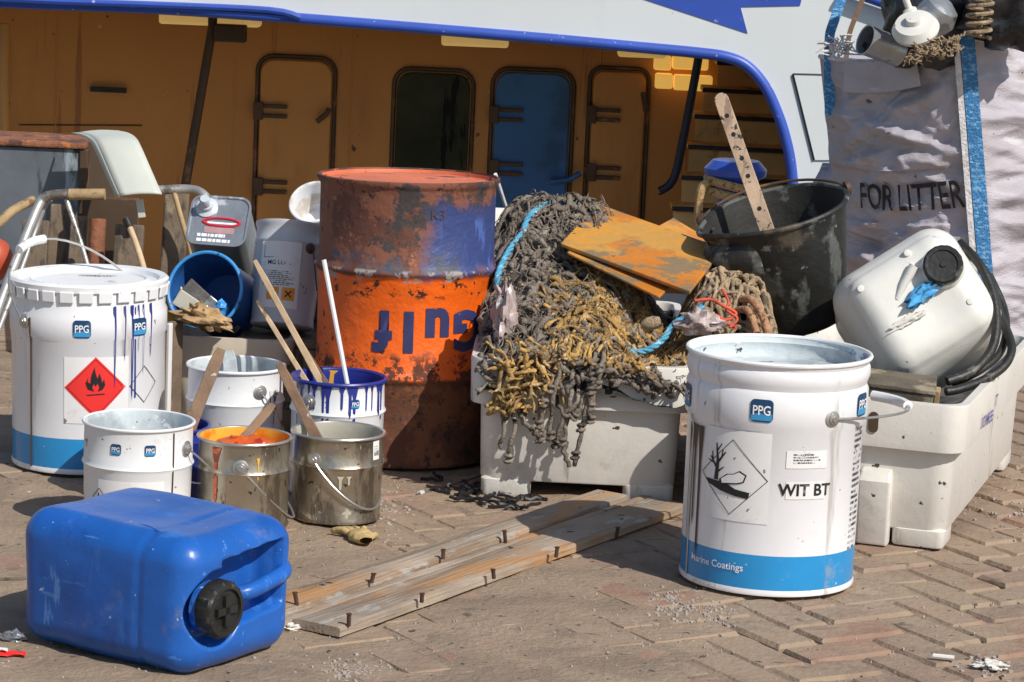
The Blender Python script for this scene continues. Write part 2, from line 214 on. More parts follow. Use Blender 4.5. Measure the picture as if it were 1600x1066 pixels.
# ------------------------------------------------------------------ mesh helpers
def tag(o, label=None, cat=None, group=None, kind=None):
    if label: o['label'] = label
    if cat: o['category'] = cat
    if group: o['group'] = group
    if kind: o['kind'] = kind
    return o
def thing(name, label, cat, loc=(0, 0, 0), rot=None, group=None):
    o = bpy.data.objects.new(name, None); COL.objects.link(o); o.location = loc; o.empty_display_size = .05
    if rot is not None:
        o.rotation_euler = rot if not isinstance(rot, Matrix) else rot.to_euler()
    return tag(o, label, cat, group)
class MB:
    def __init__(s): s.v = []; s.f = []; s.m = []
    def add(s, vs, fs, mi=0):
        k = len(s.v); s.v += [Vector(p) for p in vs]; s.f += [tuple(i + k for i in f) for f in fs]; s.m += [mi] * len(fs); return s
    def box(s, c, size, rot=None, mi=0, taper=1.0):
        x, y, z = [a / 2 for a in size]
        vs = [Vector((sx * x * (taper if sz > 0 else 1), sy * y * (taper if sz > 0 else 1), sz * z)) for sz in (-1, 1) for sy in (-1, 1) for sx in (-1, 1)]
        if rot is not None: vs = [rot @ v for v in vs]
        c = Vector(c)
        return s.add([v + c for v in vs], [(0, 2, 3, 1), (4, 5, 7, 6), (0, 1, 5, 4), (2, 6, 7, 3), (0, 4, 6, 2), (1, 3, 7, 5)], mi)
    def bar(s, p0, p1, wd, th, up=Vector((0, -1, 0)), mi=0, roll=0):
        p0, p1 = Vector(p0), Vector(p1); d = (p1 - p0); L = d.length; d.normalize()
        u = up - d * up.dot(d)
        if u.length < 1e-4: u = d.orthogonal()
        u.normalize(); r_ = d.cross(u)
        rm = Matrix((r_, u, d)).transposed()
        return s.box((p0 + p1) / 2, (wd, th, L), rm, mi)
    def tube(s, pts, r, n=8, mi=0, closed=False, cap=True):
        pts = [Vector(p) for p in pts]; m = len(pts)
        if m < 2: return s
        rr = r if isinstance(r, (list, tuple)) else [r] * m
        prev = None; vs = []
        for i in range(m):
            a = pts[(i - 1) % m] if (closed or i > 0) else pts[i]; b = pts[(i + 1) % m] if (closed or i < m - 1) else pts[i]
            t = (b - a)
            if t.length < 1e-7: t = Vector((0, 0, 1))
            t.normalize()
            u = t.orthogonal() if prev is None else prev - t * prev.dot(t)
            if u.length < 1e-5: u = t.orthogonal()
            u.normalize(); prev = u; v = t.cross(u)
            vs += [pts[i] + (u * cos(2 * pi * k / n) + v * sin(2 * pi * k / n)) * rr[i] for k in range(n)]
        fs = [(i * n + k, i * n + (k + 1) % n, ((i + 1) % m) * n + (k + 1) % n, ((i + 1) % m) * n + k) for i in range(m if closed else m - 1) for k in range(n)]
        if cap and not closed: fs += [tuple(range(n))[::-1], tuple((m - 1) * n + k for k in range(n))]
        return s.add(vs, fs, mi)
    def lathe(s, prof, n=48, mis=None, M=None, a0=0.0):
        vs = []; idx = []
        for (r, z) in prof:
            if r < 1e-6: idx.append([len(vs)] * n); vs.append(Vector((0, 0, z)))
            else:
                idx.append([len(vs) + k for k in range(n)]); vs += [Vector((r * cos(2 * pi * k / n + a0), r * sin(2 * pi * k / n + a0), z)) for k in range(n)]
        if M is not None: vs = [M @ v for v in vs]
        k0 = len(s.v); s.v += vs
        for i in range(len(prof) - 1):
            for k in range(n):
                q = [idx[i][k], idx[i][(k + 1) % n], idx[i + 1][(k + 1) % n], idx[i + 1][k]]
                q = [a for j, a in enumerate(q) if a not in q[:j]]
                if len(q) > 2: s.f.append(tuple(a + k0 for a in q)); s.m.append(mis[i] if mis else 0)
        return s
    def loft(s, loops, mi=0, cap0=True, cap1=True):
        n = len(loops[0]); vs = [p for l in loops for p in l]
        fs = [(i * n + k, i * n + (k + 1) % n, (i + 1) * n + (k + 1) % n, (i + 1) * n + k) for i in range(len(loops) - 1) for k in range(n)]
        if cap0: fs.append(tuple(range(n))[::-1])
        if cap1: fs.append(tuple((len(loops) - 1) * n + k for k in range(n)))
        return s.add(vs, fs, mi)
    def grid(s, fn, nu, nv, mi=0):
        vs = [fn(i / nu, j / nv) for j in range(nv + 1) for i in range(nu + 1)]
        return s.add(vs, [(j * (nu + 1) + i, j * (nu + 1) + i + 1, (j + 1) * (nu + 1) + i + 1, (j + 1) * (nu + 1) + i) for j in range(nv) for i in range(nu)], mi)
    def xf(s, M): s.v = [M @ v for v in s.v]; return s
    def build(s, name, mats, parent=None, smooth=40, bevel=0, sub=0, solid=0, recalc=True):
        me = bpy.data.meshes.new(name); me.from_pydata([tuple(v) for v in s.v], [], s.f)
        for m in (mats if isinstance(mats, (list, tuple)) else [mats]): me.materials.append(m)
        me.polygons.foreach_set('material_index', s.m)
        if recalc:
            bm = bmesh.new(); bm.from_mesh(me); bmesh.ops.recalc_face_normals(bm, faces=bm.faces); bm.to_mesh(me); bm.free()
        if smooth:
            me.polygons.foreach_set('use_smooth', [True] * len(me.polygons)); me.set_sharp_from_angle(angle=R(smooth))
        o = bpy.data.objects.new(name, me); COL.objects.link(o)
        if parent: o.parent = parent
        if solid: q = o.modifiers.new('solid', 'SOLIDIFY'); q.thickness = solid
        if bevel: q = o.modifiers.new('bevel', 'BEVEL'); q.width = bevel; q.segments = 2; q.limit_method = 'ANGLE'
        if sub: q = o.modifiers.new('sub', 'SUBSURF'); q.levels = sub; q.render_levels = sub
        return o
def rrect(wd, dp, r, z, n=5, c=(0, 0)):
    out = []
    for (sx, sy, a) in ((1, 1, 0), (-1, 1, pi / 2), (-1, -1, pi), (1, -1, 3 * pi / 2)):
        for k in range(n + 1):
            t = a + k * pi / 2 / n; out.append(Vector((c[0] + sx * (wd / 2 - r) + r * cos(t), c[1] + sy * (dp / 2 - r) + r * sin(t), z)))
    return out
def spline(pts, n=8):
    pts = [Vector(p) for p in pts]; out = []
    for i in range(len(pts) - 1):
        p0 = pts[max(i - 1, 0)]; p1 = pts[i]; p2 = pts[i + 1]; p3 = pts[min(i + 2, len(pts) - 1)]
        for k in range(n):
            t = k / n
            out.append(.5 * ((2 * p1) + (p2 - p0) * t + (2 * p0 - 5 * p1 + 4 * p2 - p3) * t * t + (3 * p1 - p0 - 3 * p2 + p3) * t ** 3))
    out.append(pts[-1]); return out
def axis_matrix(origin, zdir, xdir=Vector((1, 0, 0))):
    z = Vector(zdir).normalized(); x = Vector(xdir); x = (x - z * x.dot(z)).normalized(); y = z.cross(x)
    m = Matrix((x, y, z)).transposed().to_4x4(); m.translation = Vector(origin); return m

def flat_polys(polys):                 # list of 2D outlines -> verts, tris
    bm = bmesh.new()
    for p in polys:
        bm.faces.new([bm.verts.new((a[0], a[1], 0)) for a in p])
    bmesh.ops.triangulate(bm, faces=bm.faces); return bm
def text_bm(txt, size, bold=0.0, align='CENTER', rot=0.0, sx=1.0):
    c = bpy.data.curves.new('lettering', 'FONT'); c.body = txt; c.size = size; c.align_x = align; c.align_y = 'CENTER'; c.offset = bold * size; c.resolution_u = 3
    o = bpy.data.objects.new('lettering', c); COL.objects.link(o)
    dg = bpy.context.evaluated_depsgraph_get(); me = bpy.data.meshes.new_from_object(o.evaluated_get(dg))
    bpy.data.objects.remove(o); bpy.data.curves.remove(c)
    bm = bmesh.new(); bm.from_mesh(me); bpy.data.meshes.remove(me)
    for v in bm.verts:
        x, y = v.co.x * sx, v.co.y; v.co = (x * cos(rot) - y * sin(rot), x * sin(rot) + y * cos(rot), 0)
    return bm
def finish(bm, name, m, parent, fn, strips=None, thick=0.0):
    if strips:
        xs = [v.co.x for v in bm.verts]; a = min(xs)
        while a < max(xs):
            a += strips
            bmesh.ops.bisect_plane(bm, geom=bm.verts[:] + bm.edges[:] + bm.faces[:], plane_co=(a, 0, 0), plane_no=(1, 0, 0))
    for v in bm.verts: v.co = fn(v.co.x, v.co.y)
    me = bpy.data.meshes.new(name); bm.to_mesh(me); bm.free(); me.materials.append(m)
    me.polygons.foreach_set('use_smooth', [True] * len(me.polygons))
    o = bpy.data.objects.new(name, me); COL.objects.link(o); o.parent = parent; return o
def cyl_fn(rad, ang, zc, off):         # bend a flat sign round a can; ang in degrees from straight front (-y), + to the right
    def fn(x, y):
        z = zc + y; r_ = (rad(z) if callable(rad) else rad) + off; t = R(ang - 90) + x / r_
        return Vector((r_ * cos(t), r_ * sin(t), z))
    return fn
def plane_fn(o, ux, uy, off=0.0):
    o, ux, uy = Vector(o), Vector(ux).normalized(), Vector(uy).normalized(); nn = ux.cross(uy) * off
    return lambda x, y: o + ux * x + uy * y + nn
def rr2(w_, h_, r_, n=4): return [(p.x, p.y) for p in rrect(w_, h_, r_, 0, n)]
def frame2(w_, h_, t): return [[(-w_/2, -h_/2), (w_/2, -h_/2), (w_/2, -h_/2 + t), (-w_/2, -h_/2 + t)], [(-w_/2, h_/2 - t), (w_/2, h_/2 - t), (w_/2, h_/2), (-w_/2, h_/2)],
      [(-w_/2, -h_/2 + t), (-w_/2 + t, -h_/2 + t), (-w_/2 + t, h_/2 - t), (-w_/2, h_/2 - t)], [(w_/2 - t, -h_/2 + t), (w_/2, -h_/2 + t), (w_/2, h_/2 - t), (w_/2 - t, h_/2 - t)]]
def diamond(h): return [(0, -h), (h, 0), (0, h), (-h, 0)]
def diamond_line(h, t):
    o_, i_ = diamond(h), diamond(h - t * 1.414); return [[o_[k], o_[(k + 1) % 4], i_[(k + 1) % 4], i_[k]] for k in range(4)]
def textlines(w_, h_, rows, rng, fill=.55):
    out = []
    for k in range(rows):
        y = h_ / 2 - (k + .5) * h_ / rows; x = -w_ / 2
        end = w_ / 2 - rng.random() * w_ * .3
        while x < end:
            l = w_ * (.04 + rng.random() * .1); t = h_ / rows * fill * .5
            out.append([(x, y - t), (min(x + l, end), y - t), (min(x + l, end), y + t), (x, y + t)]); x += l + w_ * .025
    return out
FLAME = [(-.05, -.30), (-.26, -.22), (-.33, -.02), (-.24, .16), (-.26, .02), (-.17, -.04), (-.15, .20), (-.04, .50), (.0, .28), (.06, .12), (.12, .30), (.19, .10), (.20, -.02), (.27, .10), (.31, -.10), (.22, -.24), (.06, -.30), (.12, -.16), (.06, -.02), (.0, -.14), (-.06, -.04), (-.11, -.17)]

def logo(parent, fn_of, s):            # rounded navy badge with three white letters and a blue lower wave
    b = finish(flat_polys([rr2(s, s, s * .2)]), 'logo', LOGONAVY, parent, fn_of(.0012), s / 3)
    wv = [(-s * .46, -s * .42), (s * .46, -s * .42), (s * .46, -s * .12), (s * .2, -s * .2), (-s * .05, -s * .08), (-s * .46, -s * .18)]
    finish(flat_polys([wv]), 'logo_wave', LOGOBLUE, b, fn_of(.0016), s / 3)
    tx = text_bm('PPG', s * .58, .015, sx=.80); finish(tx, 'logo_lettering', LOGOWHITE, b, fn_of(.0021), s / 3)
    return b

def drip_polys(rng, n, width, ztop, zmin, wid):
    out = []
    for k in range(n):
        x = -width / 2 + width * (k + rng.random() * .8) / n; l = zmin * (.35 + rng.random() * .75); w_ = wid * (.5 + rng.random())
        out.append([(x - w_ * 1.5, ztop), (x + w_ * 1.5, ztop), (x + w_ * .6, ztop - l * .25), (x + w_ * .5, ztop - l * .9), (x, ztop - l), (x - w_ * .5, ztop - l * .9), (x - w_ * .6, ztop - l * .25)])
    return out

# ------------------------------------------------------------------ round tins and pails
def prof_r(prof):
    out = prof
    def rf(z):
        for (r0, z0), (r1, z1) in zip(out, out[1:]):
            if z0 <= z <= z1 and z1 > z0: return r0 + (r1 - r0) * (z - z0) / (z1 - z0)
        return out[-1][0]
    return rf
def shell(outer, wall=.0018, floor=.006, fill=None):
    """closed profile: underside, outside, lip, inside, floor; returns profile and the index where the inside starts"""
    top = outer[-1]
    inner = [(max(r - wall, .001), z) for (r, z) in outer[::-1] if z > floor + .002]
    ins = [(inner[0][0] - .001, top[1] + .0008)] + inner[1:] + [(inner[-1][0], floor), (0, floor)]
    pr = [(0, outer[0][1])] + outer + ins
    return pr, len(outer)
def bail(parent, rad, ang, z, out, wire=.0022, grip=None, n=20, gm=None):
    """wire handle between two ears; out = vector (x, y, z) the bail swings to"""
    t = R(ang - 90); e = Vector((cos(t), sin(t), 0)) * rad; out = Vector(out)
    pts = [Vector((0, 0, z)) + e * cos(pi * k / n) + out * sin(pi * k / n) for k in range(n + 1)]
    h = MB().tube(pts, wire, 7).build('handle', STEEL, parent)
    if grip:
        k0, k1 = int(n * grip[0]), int(n * grip[1])
        MB().tube(pts[k0:k1 + 1], .0085, 9).build('grip', gm or WHITE, h)
    for sg in (1, -1):
        c = Vector((0, 0, z)) + e * sg * .985; d = e.normalized() * sg
        mm = axis_matrix(c, d, Vector((0, 0, 1)))
        MB().lathe([(0, -.003), (.013, -.003), (.0132, 0), (.010, .0012), (.0085, .0012), (.0078, .004), (.0045, .0045), (.0042, .0065), (0, .0065)], 18, M=mm).build('ear', STEEL, parent, smooth=25)
    return pts
def torus_rim(parent, r_, z, t, m, name='rim', n=56):
    MB().tube([Vector((r_ * cos(2 * pi * k / n), r_ * sin(2 * pi * k / n), z)) for k in range(n)], t, 8, closed=True).build(name, m, parent)
def can(parent, outer, bm_, im, rim_m, rim_t=.003, fill=None, bands=None, n=56, wall=.0018):
    pr, io = shell(outer, wall)
    mis = [1 if i > io else 0 for i in range(len(pr) - 1)]
    if bands:
        for i in range(len(pr) - 1):
            if i <= io and all(bands[0] - 1e-5 <= pr[j][1] <= bands[1] + 1e-5 for j in (i, i + 1)) and pr[i][0] > .01: mis[i] = 2
    MB().lathe(pr, n, mis).build('body', [bm_, im] + ([BAND] if bands else []), parent)
    torus_rim(parent, outer[-1][0], outer[-1][1], rim_t, rim_m)
    if fill:
        z, fm = fill; rf = prof_r(outer)
        MB().lathe([(0, z), (rf(z) * .5, z + .001), (rf(z) - .004, z), (rf(z) - .003, z - .004), (0, z - .004)], 40).build('paint', fm, parent)
def stick(name, label, p0, p1, wd, th, m, group=None, cat='stick', bend=0.0, tip=True, up=Vector((0, -1, 0))):
    """flat wooden paddle from p0 (lower end) to p1"""
    p0, p1 = Vector(p0), Vector(p1); t = thing(name, label, cat, p0, None, group)
    d = p1 - p0; L = d.length; M_ = axis_matrix((0, 0, 0), d, up.cross(d))
    loops = []
    for k in range(9):
        s = k / 8; w_ = wd * (1 - .25 * s + .05 * sin(9 * s)) ; b_ = bend * sin(pi * s)
        if k == 8 and tip: w_ *= .72
        loops.append([M_ @ Vector((sx * w_ / 2, sy * th / 2 + b_, s * L)) for sx, sy in ((-1, -1), (1, -1), (1, 1), (-1, 1))])
    MB().loft(loops).build('shaft', m, t, smooth=0, bevel=min(th, wd) * .2)
    return t

# ================================================================== SETTING
# quay paving: herringbone clay pavers bedded in a sheet of blown dirt
def dirt_z(x, y):
    n = noise.noise(Vector((x * 3.1, y * 3.1, 0))) * .5 + noise.noise(Vector((x * 9, y * 9, 3))) * .35 + noise.noise(Vector((x * 30, y * 30, 7))) * .25
    lean = max(0.0, min(1.0, (.85 - x) / 1.1))           # more drifted dirt to the left
    return -.0064 + .0125 * n + .0088 * lean
me_v = []; me_f = []; tint = []
Wb = .082; rot = R(31); ca, sa = cos(rot), sin(rot)
rng = random.Random(5)
for mI in range(-100, 101):
    for nI in range(-70, 71):
        ox, oy = (mI + 2 * nI) * Wb, (mI - 2 * nI) * Wb
        for (bx, by, bw, bh) in ((0, 0, 2, 1), (0, 1, 1, 2)):
            cx, cy = ox + (bx + bw / 2) * Wb, oy + (by + bh / 2) * Wb
            X, Y = cx * ca - cy * sa, cx * sa + cy * ca + 5
            if not (-2.6 < X < 2.6 and 2.6 < Y < 7.35): continue
            hz = (rng.random() - .5) * .004; tx, ty = (rng.random() - .5) * .03, (rng.random() - .5) * .03
            g = .0032 + rng.random() * .003; rz = rot + (rng.random() - .5) * .03; c2, s2 = cos(rz), sin(rz)
            k = len(me_v); hw, hh = bw * Wb / 2 - g, bh * Wb / 2 - g
            for (ins, z) in ((0, -.03), (0, -.006), (.005, 0)):
                for (sx, sy) in ((-1, -1), (1, -1), (1, 1), (-1, 1)):
                    lx, ly = sx * (hw - ins), sy * (hh - ins); jit = 0 if z < -.01 else (rng.random() - .5) * .0035
                    me_v.append((X + (lx + jit) * c2 - ly * s2, Y + (lx + jit) * s2 + ly * c2, z + (hz + lx * tx + ly * ty if z > -.02 else 0)))
            me_f += [(k + a, k + (a + 1) % 4, k + 4 + (a + 1) % 4, k + 4 + a) for a in range(4)] + [(k + 4 + a, k + 4 + (a + 1) % 4, k + 8 + (a + 1) % 4, k + 8 + a) for a in range(4)] + [(k + 8, k + 9, k + 10, k + 11)]
            tint += [rng.random() ** 2.2] * 12
me = bpy.data.meshes.new('quay_paving'); me.from_pydata(me_v, [], me_f); me.materials.append(BRICK)
at = me.attributes.new('tint', 'FLOAT', 'POINT'); at.data.foreach_set('value', tint)
o = bpy.data.objects.new('quay_paving', me); COL.objects.link(o); tag(o, kind='structure')
MB().grid(lambda a, b: Vector((-2.7 + 5.4 * a, 2.5 + 4.9 * b, dirt_z(-2.7 + 5.4 * a, 2.5 + 4.9 * b))), 330, 300).build('joint_dirt', DIRT, recalc=False)['kind'] = 'structure'
MB().box((0, -3, -.055), (60, 20.8, .07)).build('quay_ground', DIRT, smooth=0)['kind'] = 'structure'
MB().box((0, 7.56, -1.75), (60, .30, 3.46)).build('quay_wall', CONC, smooth=0, bevel=.02)['kind'] = 'structure'
MB().box((0, 160, -3.3), (600, 304, .1)).build('water', WATER, smooth=0)['kind'] = 'structure'

# ------------------------------------------------------------------ the ship beyond the quay edge
SY, BY = 18.0, 20.5                    # hull side and recessed bulkhead
ship = thing('ship', 'white and blue working ship moored behind the quay with an ochre covered side deck', 'ship', (0, SY, -3.2))
SO = Vector((0, SY, -3.2))
def S(px, py, y): return P(px, py, y) - SO
curve_px = [(-700, -38), (-300, -14), (0, 4), (250, 14), (480, 30), (800, 56), (1000, 74), (1085, 82), (1135, 89), (1168, 104), (1195, 135), (1214, 175), (1227, 215), (1236, 260), (1241, 330), (1243, 470)]
cv = [S(a, b, SY) for a, b in curve_px]; cv2 = [(p.x, p.z) for p in spline([Vector((p.x, 0, p.z)) for p in cv], 5)]
out2 = cv2 + [(cv2[-1][0] + .1, -.2), (9, -.2), (9, 8.2), (-9, 8.2), (-9, cv2[0][1])]
def prism(outline, y0, y1, name, m, parent, bevel=0):
    bm = flat_polys([outline]); bmesh.ops.dissolve_limit(bm, angle_limit=.01, verts=bm.verts, edges=bm.edges)
    r_ = bmesh.ops.extrude_face_region(bm, geom=bm.faces[:])
    for v in bm.verts: v.co = Vector((v.co.x, y0, v.co.y))
    for v in [g for g in r_['geom'] if isinstance(g, bmesh.types.BMVert)]: v.co.y = y1
    bmesh.ops.recalc_face_normals(bm, faces=bm.faces)
    me = bpy.data.meshes.new(name); bm.to_mesh(me); bm.free(); me.materials.append(m)
    o = bpy.data.objects.new(name, me); COL.objects.link(o); o.parent = parent
    if bevel: q = o.modifiers.new('bevel', 'BEVEL'); q.width = bevel; q.segments = 2; q.limit_method = 'ANGLE'
    return o
prism(out2, 0, .14, 'hull_side', HULLW, ship)
MB().tube([Vector((x, -.01, z)) for x, z in cv2], .036, 10).build('opening_rim', HULLB, ship)
p0 = [S(a, b, SY - .05) for a, b in ((-250, -14), (60, 1), (250, 8), (420, 16), (470, 28))]
MB().tube(spline(p0, 4), .022, 8).build('fender_strip', HULLB, ship)
bz0 = S(800, 430, BY).z
MB().box((0, BY - SY + .05, 2.2), (18, .1, 4.6)).build('bulkhead', OCHRE, ship, smooth=0)
MB().box((0, 1.3, bz0 - .35), (18, 2.4, .1)).build('deck', DECKP, ship, smooth=0)
MB().box((0, 1.3, cv[3].z + .12 + .35), (18, 2.36, .08)).build('deckhead', OCHRE, ship, smooth=0)
MB().box((0, 1.3, (bz0 - .4) / 2 - .3), (17.9, 2.3, bz0 - .4)).build('hull_bottom', HULLB, ship, smooth=0)
lp = [(1004, -2), (1168, 52), (1157, 11), (1250, 9), (1262, -40), (1000, -40)]
prism([(S(a, b, SY).x, S(a, b, SY).z) for a, b in lp], -.006, .004, 'lightning_stripe', HULLB, ship)
hp = [(1239, 116), (1320, 118), (1345, 250), (1272, 250)]
hq = [S(a, b, SY) for a, b in hp]
prism([(p.x, p.z) for p in hq], -.012, .004, 'hull_hatch', HULLW, ship)
for a, b in ((0, 1), (0, 3)):
    MB().tube([hq[a] + Vector((0, -.008, 0)), hq[b] + Vector((0, -.008, 0))], .008, 5).build('hatch_seam', BLACK, ship)
def yl(y): return y - SY
def sdoor(px0, px1, top, bot, m, name, hinges, frame=True):
    a, b = S(px0, top, BY), S(px1, top, BY); c = S((px0 + px1) / 2, bot, BY)
    wd = b.x - a.x; zt = (a.z + b.z) / 2; ht = zt - c.z; cx, cz = (a.x + b.x) / 2, (zt + c.z) / 2
    ol = [(cx + p.x, cz + p.y) for p in rrect(wd, ht, min(.11, wd * .2), 0, 5)]
    d = prism(ol, yl(BY) - .045, yl(BY) + .01, name, m, ship, .012)
    fo = [Vector((cx + p.x * 1.0, yl(BY) - .008, cz + p.y)) for p in rrect(wd + .05, ht + .05, min(.13, wd * .22), 0, 5)]
    MB().tube(fo, .016, 6, closed=True).build('door_seal' if 'door' in name else 'window_frame', DKSTEEL, d)
    for hy in hinges:
        hpnt = S(px0, hy, BY); hb = MB().box((hpnt.x - .02, yl(BY) - .06, hpnt.z), (.07, .05, .13))
        hb.box((hpnt.x + .09, yl(BY) - .055, hpnt.z + .035), (.2, .03, .03)).box((hpnt.x + .09, yl(BY) - .055, hpnt.z - .035), (.2, .03, .03))
        hb.build('hinge', DKSTEEL if m is not GLASS else OCHRED, d, smooth=0, bevel=.006)
    return d
d1 = sdoor(409, 520, 94, 440, OCHRED, 'door', (172, 290))
a = S(508, 176, BY); MB().tube([a + Vector((-.05, -.08, -.06)), a + Vector((.02, -.1, 0)), a + Vector((.04, -.1, .04))], .02, 7).build('handle', DKSTEEL, d1)
sdoor(622, 736, 114, 420, GLASS, 'window', ())
d2 = sdoor(776, 893, 114, 440, BLUEDOOR, 'door', (178, 262))
a = S(890, 278, BY); MB().tube([a + Vector((-.14, -.07, -.03)), a + Vector((.0, -.11, 0)), a + Vector((.08, -.11, .05))], .022, 7).build('handle', BLUEDOOR, d2)
d3 = sdoor(928, 1010, 112, 440, OCHRED, 'door', (178, 268))
a = S(1003, 160, BY); MB().tube([a + Vector((0, -.08, .08)), a + Vector((.03, -.1, -.06))], .02, 7).build('handle', DKSTEEL, d3)
for (x0, x1, yy) in ((250, 408, 30), (690, 795, 63), (965, 1040, 80)):
    a, b = S(x0, yy - (x1 - x0) * .02, 19.6), S(x1, yy + (x1 - x0) * .02, 19.6); c = (a + b) / 2
    l = MB().bar(a, b, .085, .16, Vector((0, -1, 0))).build('lamp_case', LAMPY, ship, smooth=0, bevel=.02)
    MB().box(c + Vector((0, .0, .12)), (.3, .08, .18)).build('lamp_bracket', DKSTEEL, l, smooth=0)
a, b = S(332, 42, 19.4), S(288, 300, 19.4)
MB().tube([a + Vector((0, 0, .5)) * .2, a, b, b + (b - a) * .5], .032, 10).build('stanchion', DKSTEEL, ship)
c = S(360, 52, 19.4); MB().box(c, (.22, .12, .12)).build('junction_box', DKSTEEL, ship, smooth=0, bevel=.01)
for k in range(4):
    x0, x1, y0, y1 = ((1022, 1048, 86, 110), (1051, 1106, 86, 110), (1024, 1050, 114, 139), (1053, 1112, 116, 143))[k]
    a, b = S(x0, y0, BY - .1), S(x1, y1, BY - .1)
    MB().box(((a + b) / 2), (b.x - a.x, .1, a.z - b.z)).build('glow_panel', YPANEL, ship, smooth=0, bevel=.015)  # yellow wall panels with an added glow
c = S(170, 140, BY); MB().box(c + Vector((0, -.02, 0)), (.26, .04, .035)).build('wall_bracket', BLACK, ship, smooth=0)
a, b = S(30, 195, BY), S(222, 196, BY); MB().tube([a + Vector((0, -.002, 0)), b + Vector((0, -.002, 0))], .006, 5).build('weld_seam', DKSTEEL, ship)
a, b = S(2, 130, 19.0), S(6, 300, 19.0); MB().tube([a + Vector((0, 0, .4)), a, b], .05, 10).build('stanchion', OCHRED, ship)
for sx_ in (-3.4, -2.1, -1.25, .55, 1.2):
    MB().tube([Vector((sx_, yl(BY) - .002, bz0)), Vector((sx_, yl(BY) - .002, 3.4))], .006, 5).build('weld_seam', OCHRED, ship)
# stairway inside the opening: treads with dark nosings, risers behind
st = bpy.data.objects.new('stairway', None); COL.objects.link(st); st.parent = ship
rows = [(96, 1120, 1180), (139, 1098, 1192), (181, 1085, 1212), (229, 1075, 1228), (277, 1064, 1236), (326, 1050, 1246), (376, 1036, 1256)]
for k, (py, xa, xb) in enumerate(rows):
    y = 20.1 - k * .24
    a, b = S(xa, py, y), S(xb + 20, py, y); zc = (a.z + b.z) / 2
    MB().box(((a.x + b.x) / 2, yl(y) + .14, zc - .018), (b.x - a.x, .30, .035)).build('tread', STAIRT, st, smooth=0, bevel=.004)
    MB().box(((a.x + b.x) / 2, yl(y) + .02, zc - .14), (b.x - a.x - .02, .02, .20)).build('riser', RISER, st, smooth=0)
    MB().box(((a.x + b.x) / 2, yl(y) - .016, zc - .018), (b.x - a.x, .02, .03)).build('nosing', BLACK, st, smooth=0)
rl = [S(a, b, 19.2) for a, b in ((1094, 70), (1088, 110), (1066, 225), (1056, 270), (1045, 290), (1030, 299))]
MB().tube(spline(rl, 5), .03, 10).build('handrail', RAILB, ship)
a, b = S(1345, -8, 17.93), S(1420, 18, 17.93); MB().tube([a + (a - b) * .3, a, b, b + (b - a) * .3], .035, 10).build('pipe_rail', HULLB, ship)

# ------------------------------------------------------------------ mooring bollard with rope, on the quay edge
bp = G(1152, 430); by_ = 7.15; c = P(1150, 258, by_)
bo = thing('mooring_bollard', 'squat blue mooring bollard on the quay edge behind the black bucket', 'bollard', (c.x, by_, 0))
MB().lathe([(0, 0), (.08, 0), (.08, .015), (.045, .03), (.040, c.z - .08), (.062, c.z - .035), (.078, c.z - .025), (.080, c.z - .01), (.06, c.z + .012), (0, c.z + .017)], 28).build('post', HULLB, bo)
rp = thing('mooring_rope', 'thick tan laid rope wound round the blue bollard and hanging down', 'rope', (c.x, by_, 0))
pts = [Vector((.070 * cos(t) * (1 + .12 * sin(2 * t)), .070 * sin(t), c.z - .030 - .027 * t / 6.28 - .010 * cos(t))) for t in [2.6 + k * .3 for k in range(42)]]
e0 = pts[-1]
mb = MB().tube(pts, .0115, 8)
mb.tube(spline([(-.066, -.03, c.z - .045), (-.085, -.05, c.z - .055), (-.092, -.05, c.z - .11), (-.085, -.04, c.z - .28)], 6), .0115, 8)
mb.build('coil', ROPEM, rp)

# ================================================================== THE PAINT PAILS
# front right white pail
def vertical_off(r_, k): return r_ + k
g = G(1196, 906); pw = thing('paint_pail', 'large open white paint pail with blue base band and tree and fish diamond', 'paint pail', (g.x, g.y, .006))
prof = [(.134, 0), (.1395, .002), (.1405, .006), (.1385, .011), (.1385, .0111), (.1388, .066), (.1388, .0661), (.1395, .262), (.1445, .270), (.1445, .318), (.1405, .326), (.1435, .334), (.1462, .342), (.1450, .353), (.1425, .358), (.1445, .362), (.1452, .368)]
can(pw, prof, WHITE, INNER, WHITE_DRIP, .0036, (.335, INNER), bands=(.0111, .0661))
rf = prof_r(prof)
F_ = lambda ang, z: (lambda off: cyl_fn(rf, ang, z, off))
for (ang, z) in ((-14, .296), (-80, .296), (62, .300)): logo(pw, F_(ang, z), .036)
finish(flat_polys([[(-.062, -.072), (.05, -.072), (.05, .072), (-.062, .072)]]), 'label', PAPER, pw, cyl_fn(rf, -27, .188, .0008), .012)
hz = finish(flat_polys(diamond_line(.060, .0012)), 'hazard_sign', BLACK, pw, cyl_fn(rf, -32, .185, .0014), .01)
def limb(x0, y0, x1, y1, w0, w1):
    d = Vector((x1 - x0, y1 - y0)).normalized(); n_ = Vector((-d.y, d.x)); return [(x0 - n_.x * w0, y0 - n_.y * w0), (x1 - n_.x * w1, y1 - n_.y * w1), (x1 + n_.x * w1, y1 + n_.y * w1), (x0 + n_.x * w0, y0 + n_.y * w0)]
tree = [limb(-.028, -.008, -.026, .024, .0042, .0028), limb(-.026, .020, -.030, .050, .0026, .0012), limb(-.027, .018, -.012, .038, .0022, .001), limb(-.019, .028, -.017, .042, .0014, .0008), limb(-.027, .010, -.041, .028, .0022, .001), limb(-.036, .021, -.038, .036, .0014, .0008), limb(-.029, .036, -.020, .050, .0014, .0008), limb(-.027, .004, -.014, .014, .0018, .0008), limb(-.034, .018, -.046, .022, .0012, .0007)]
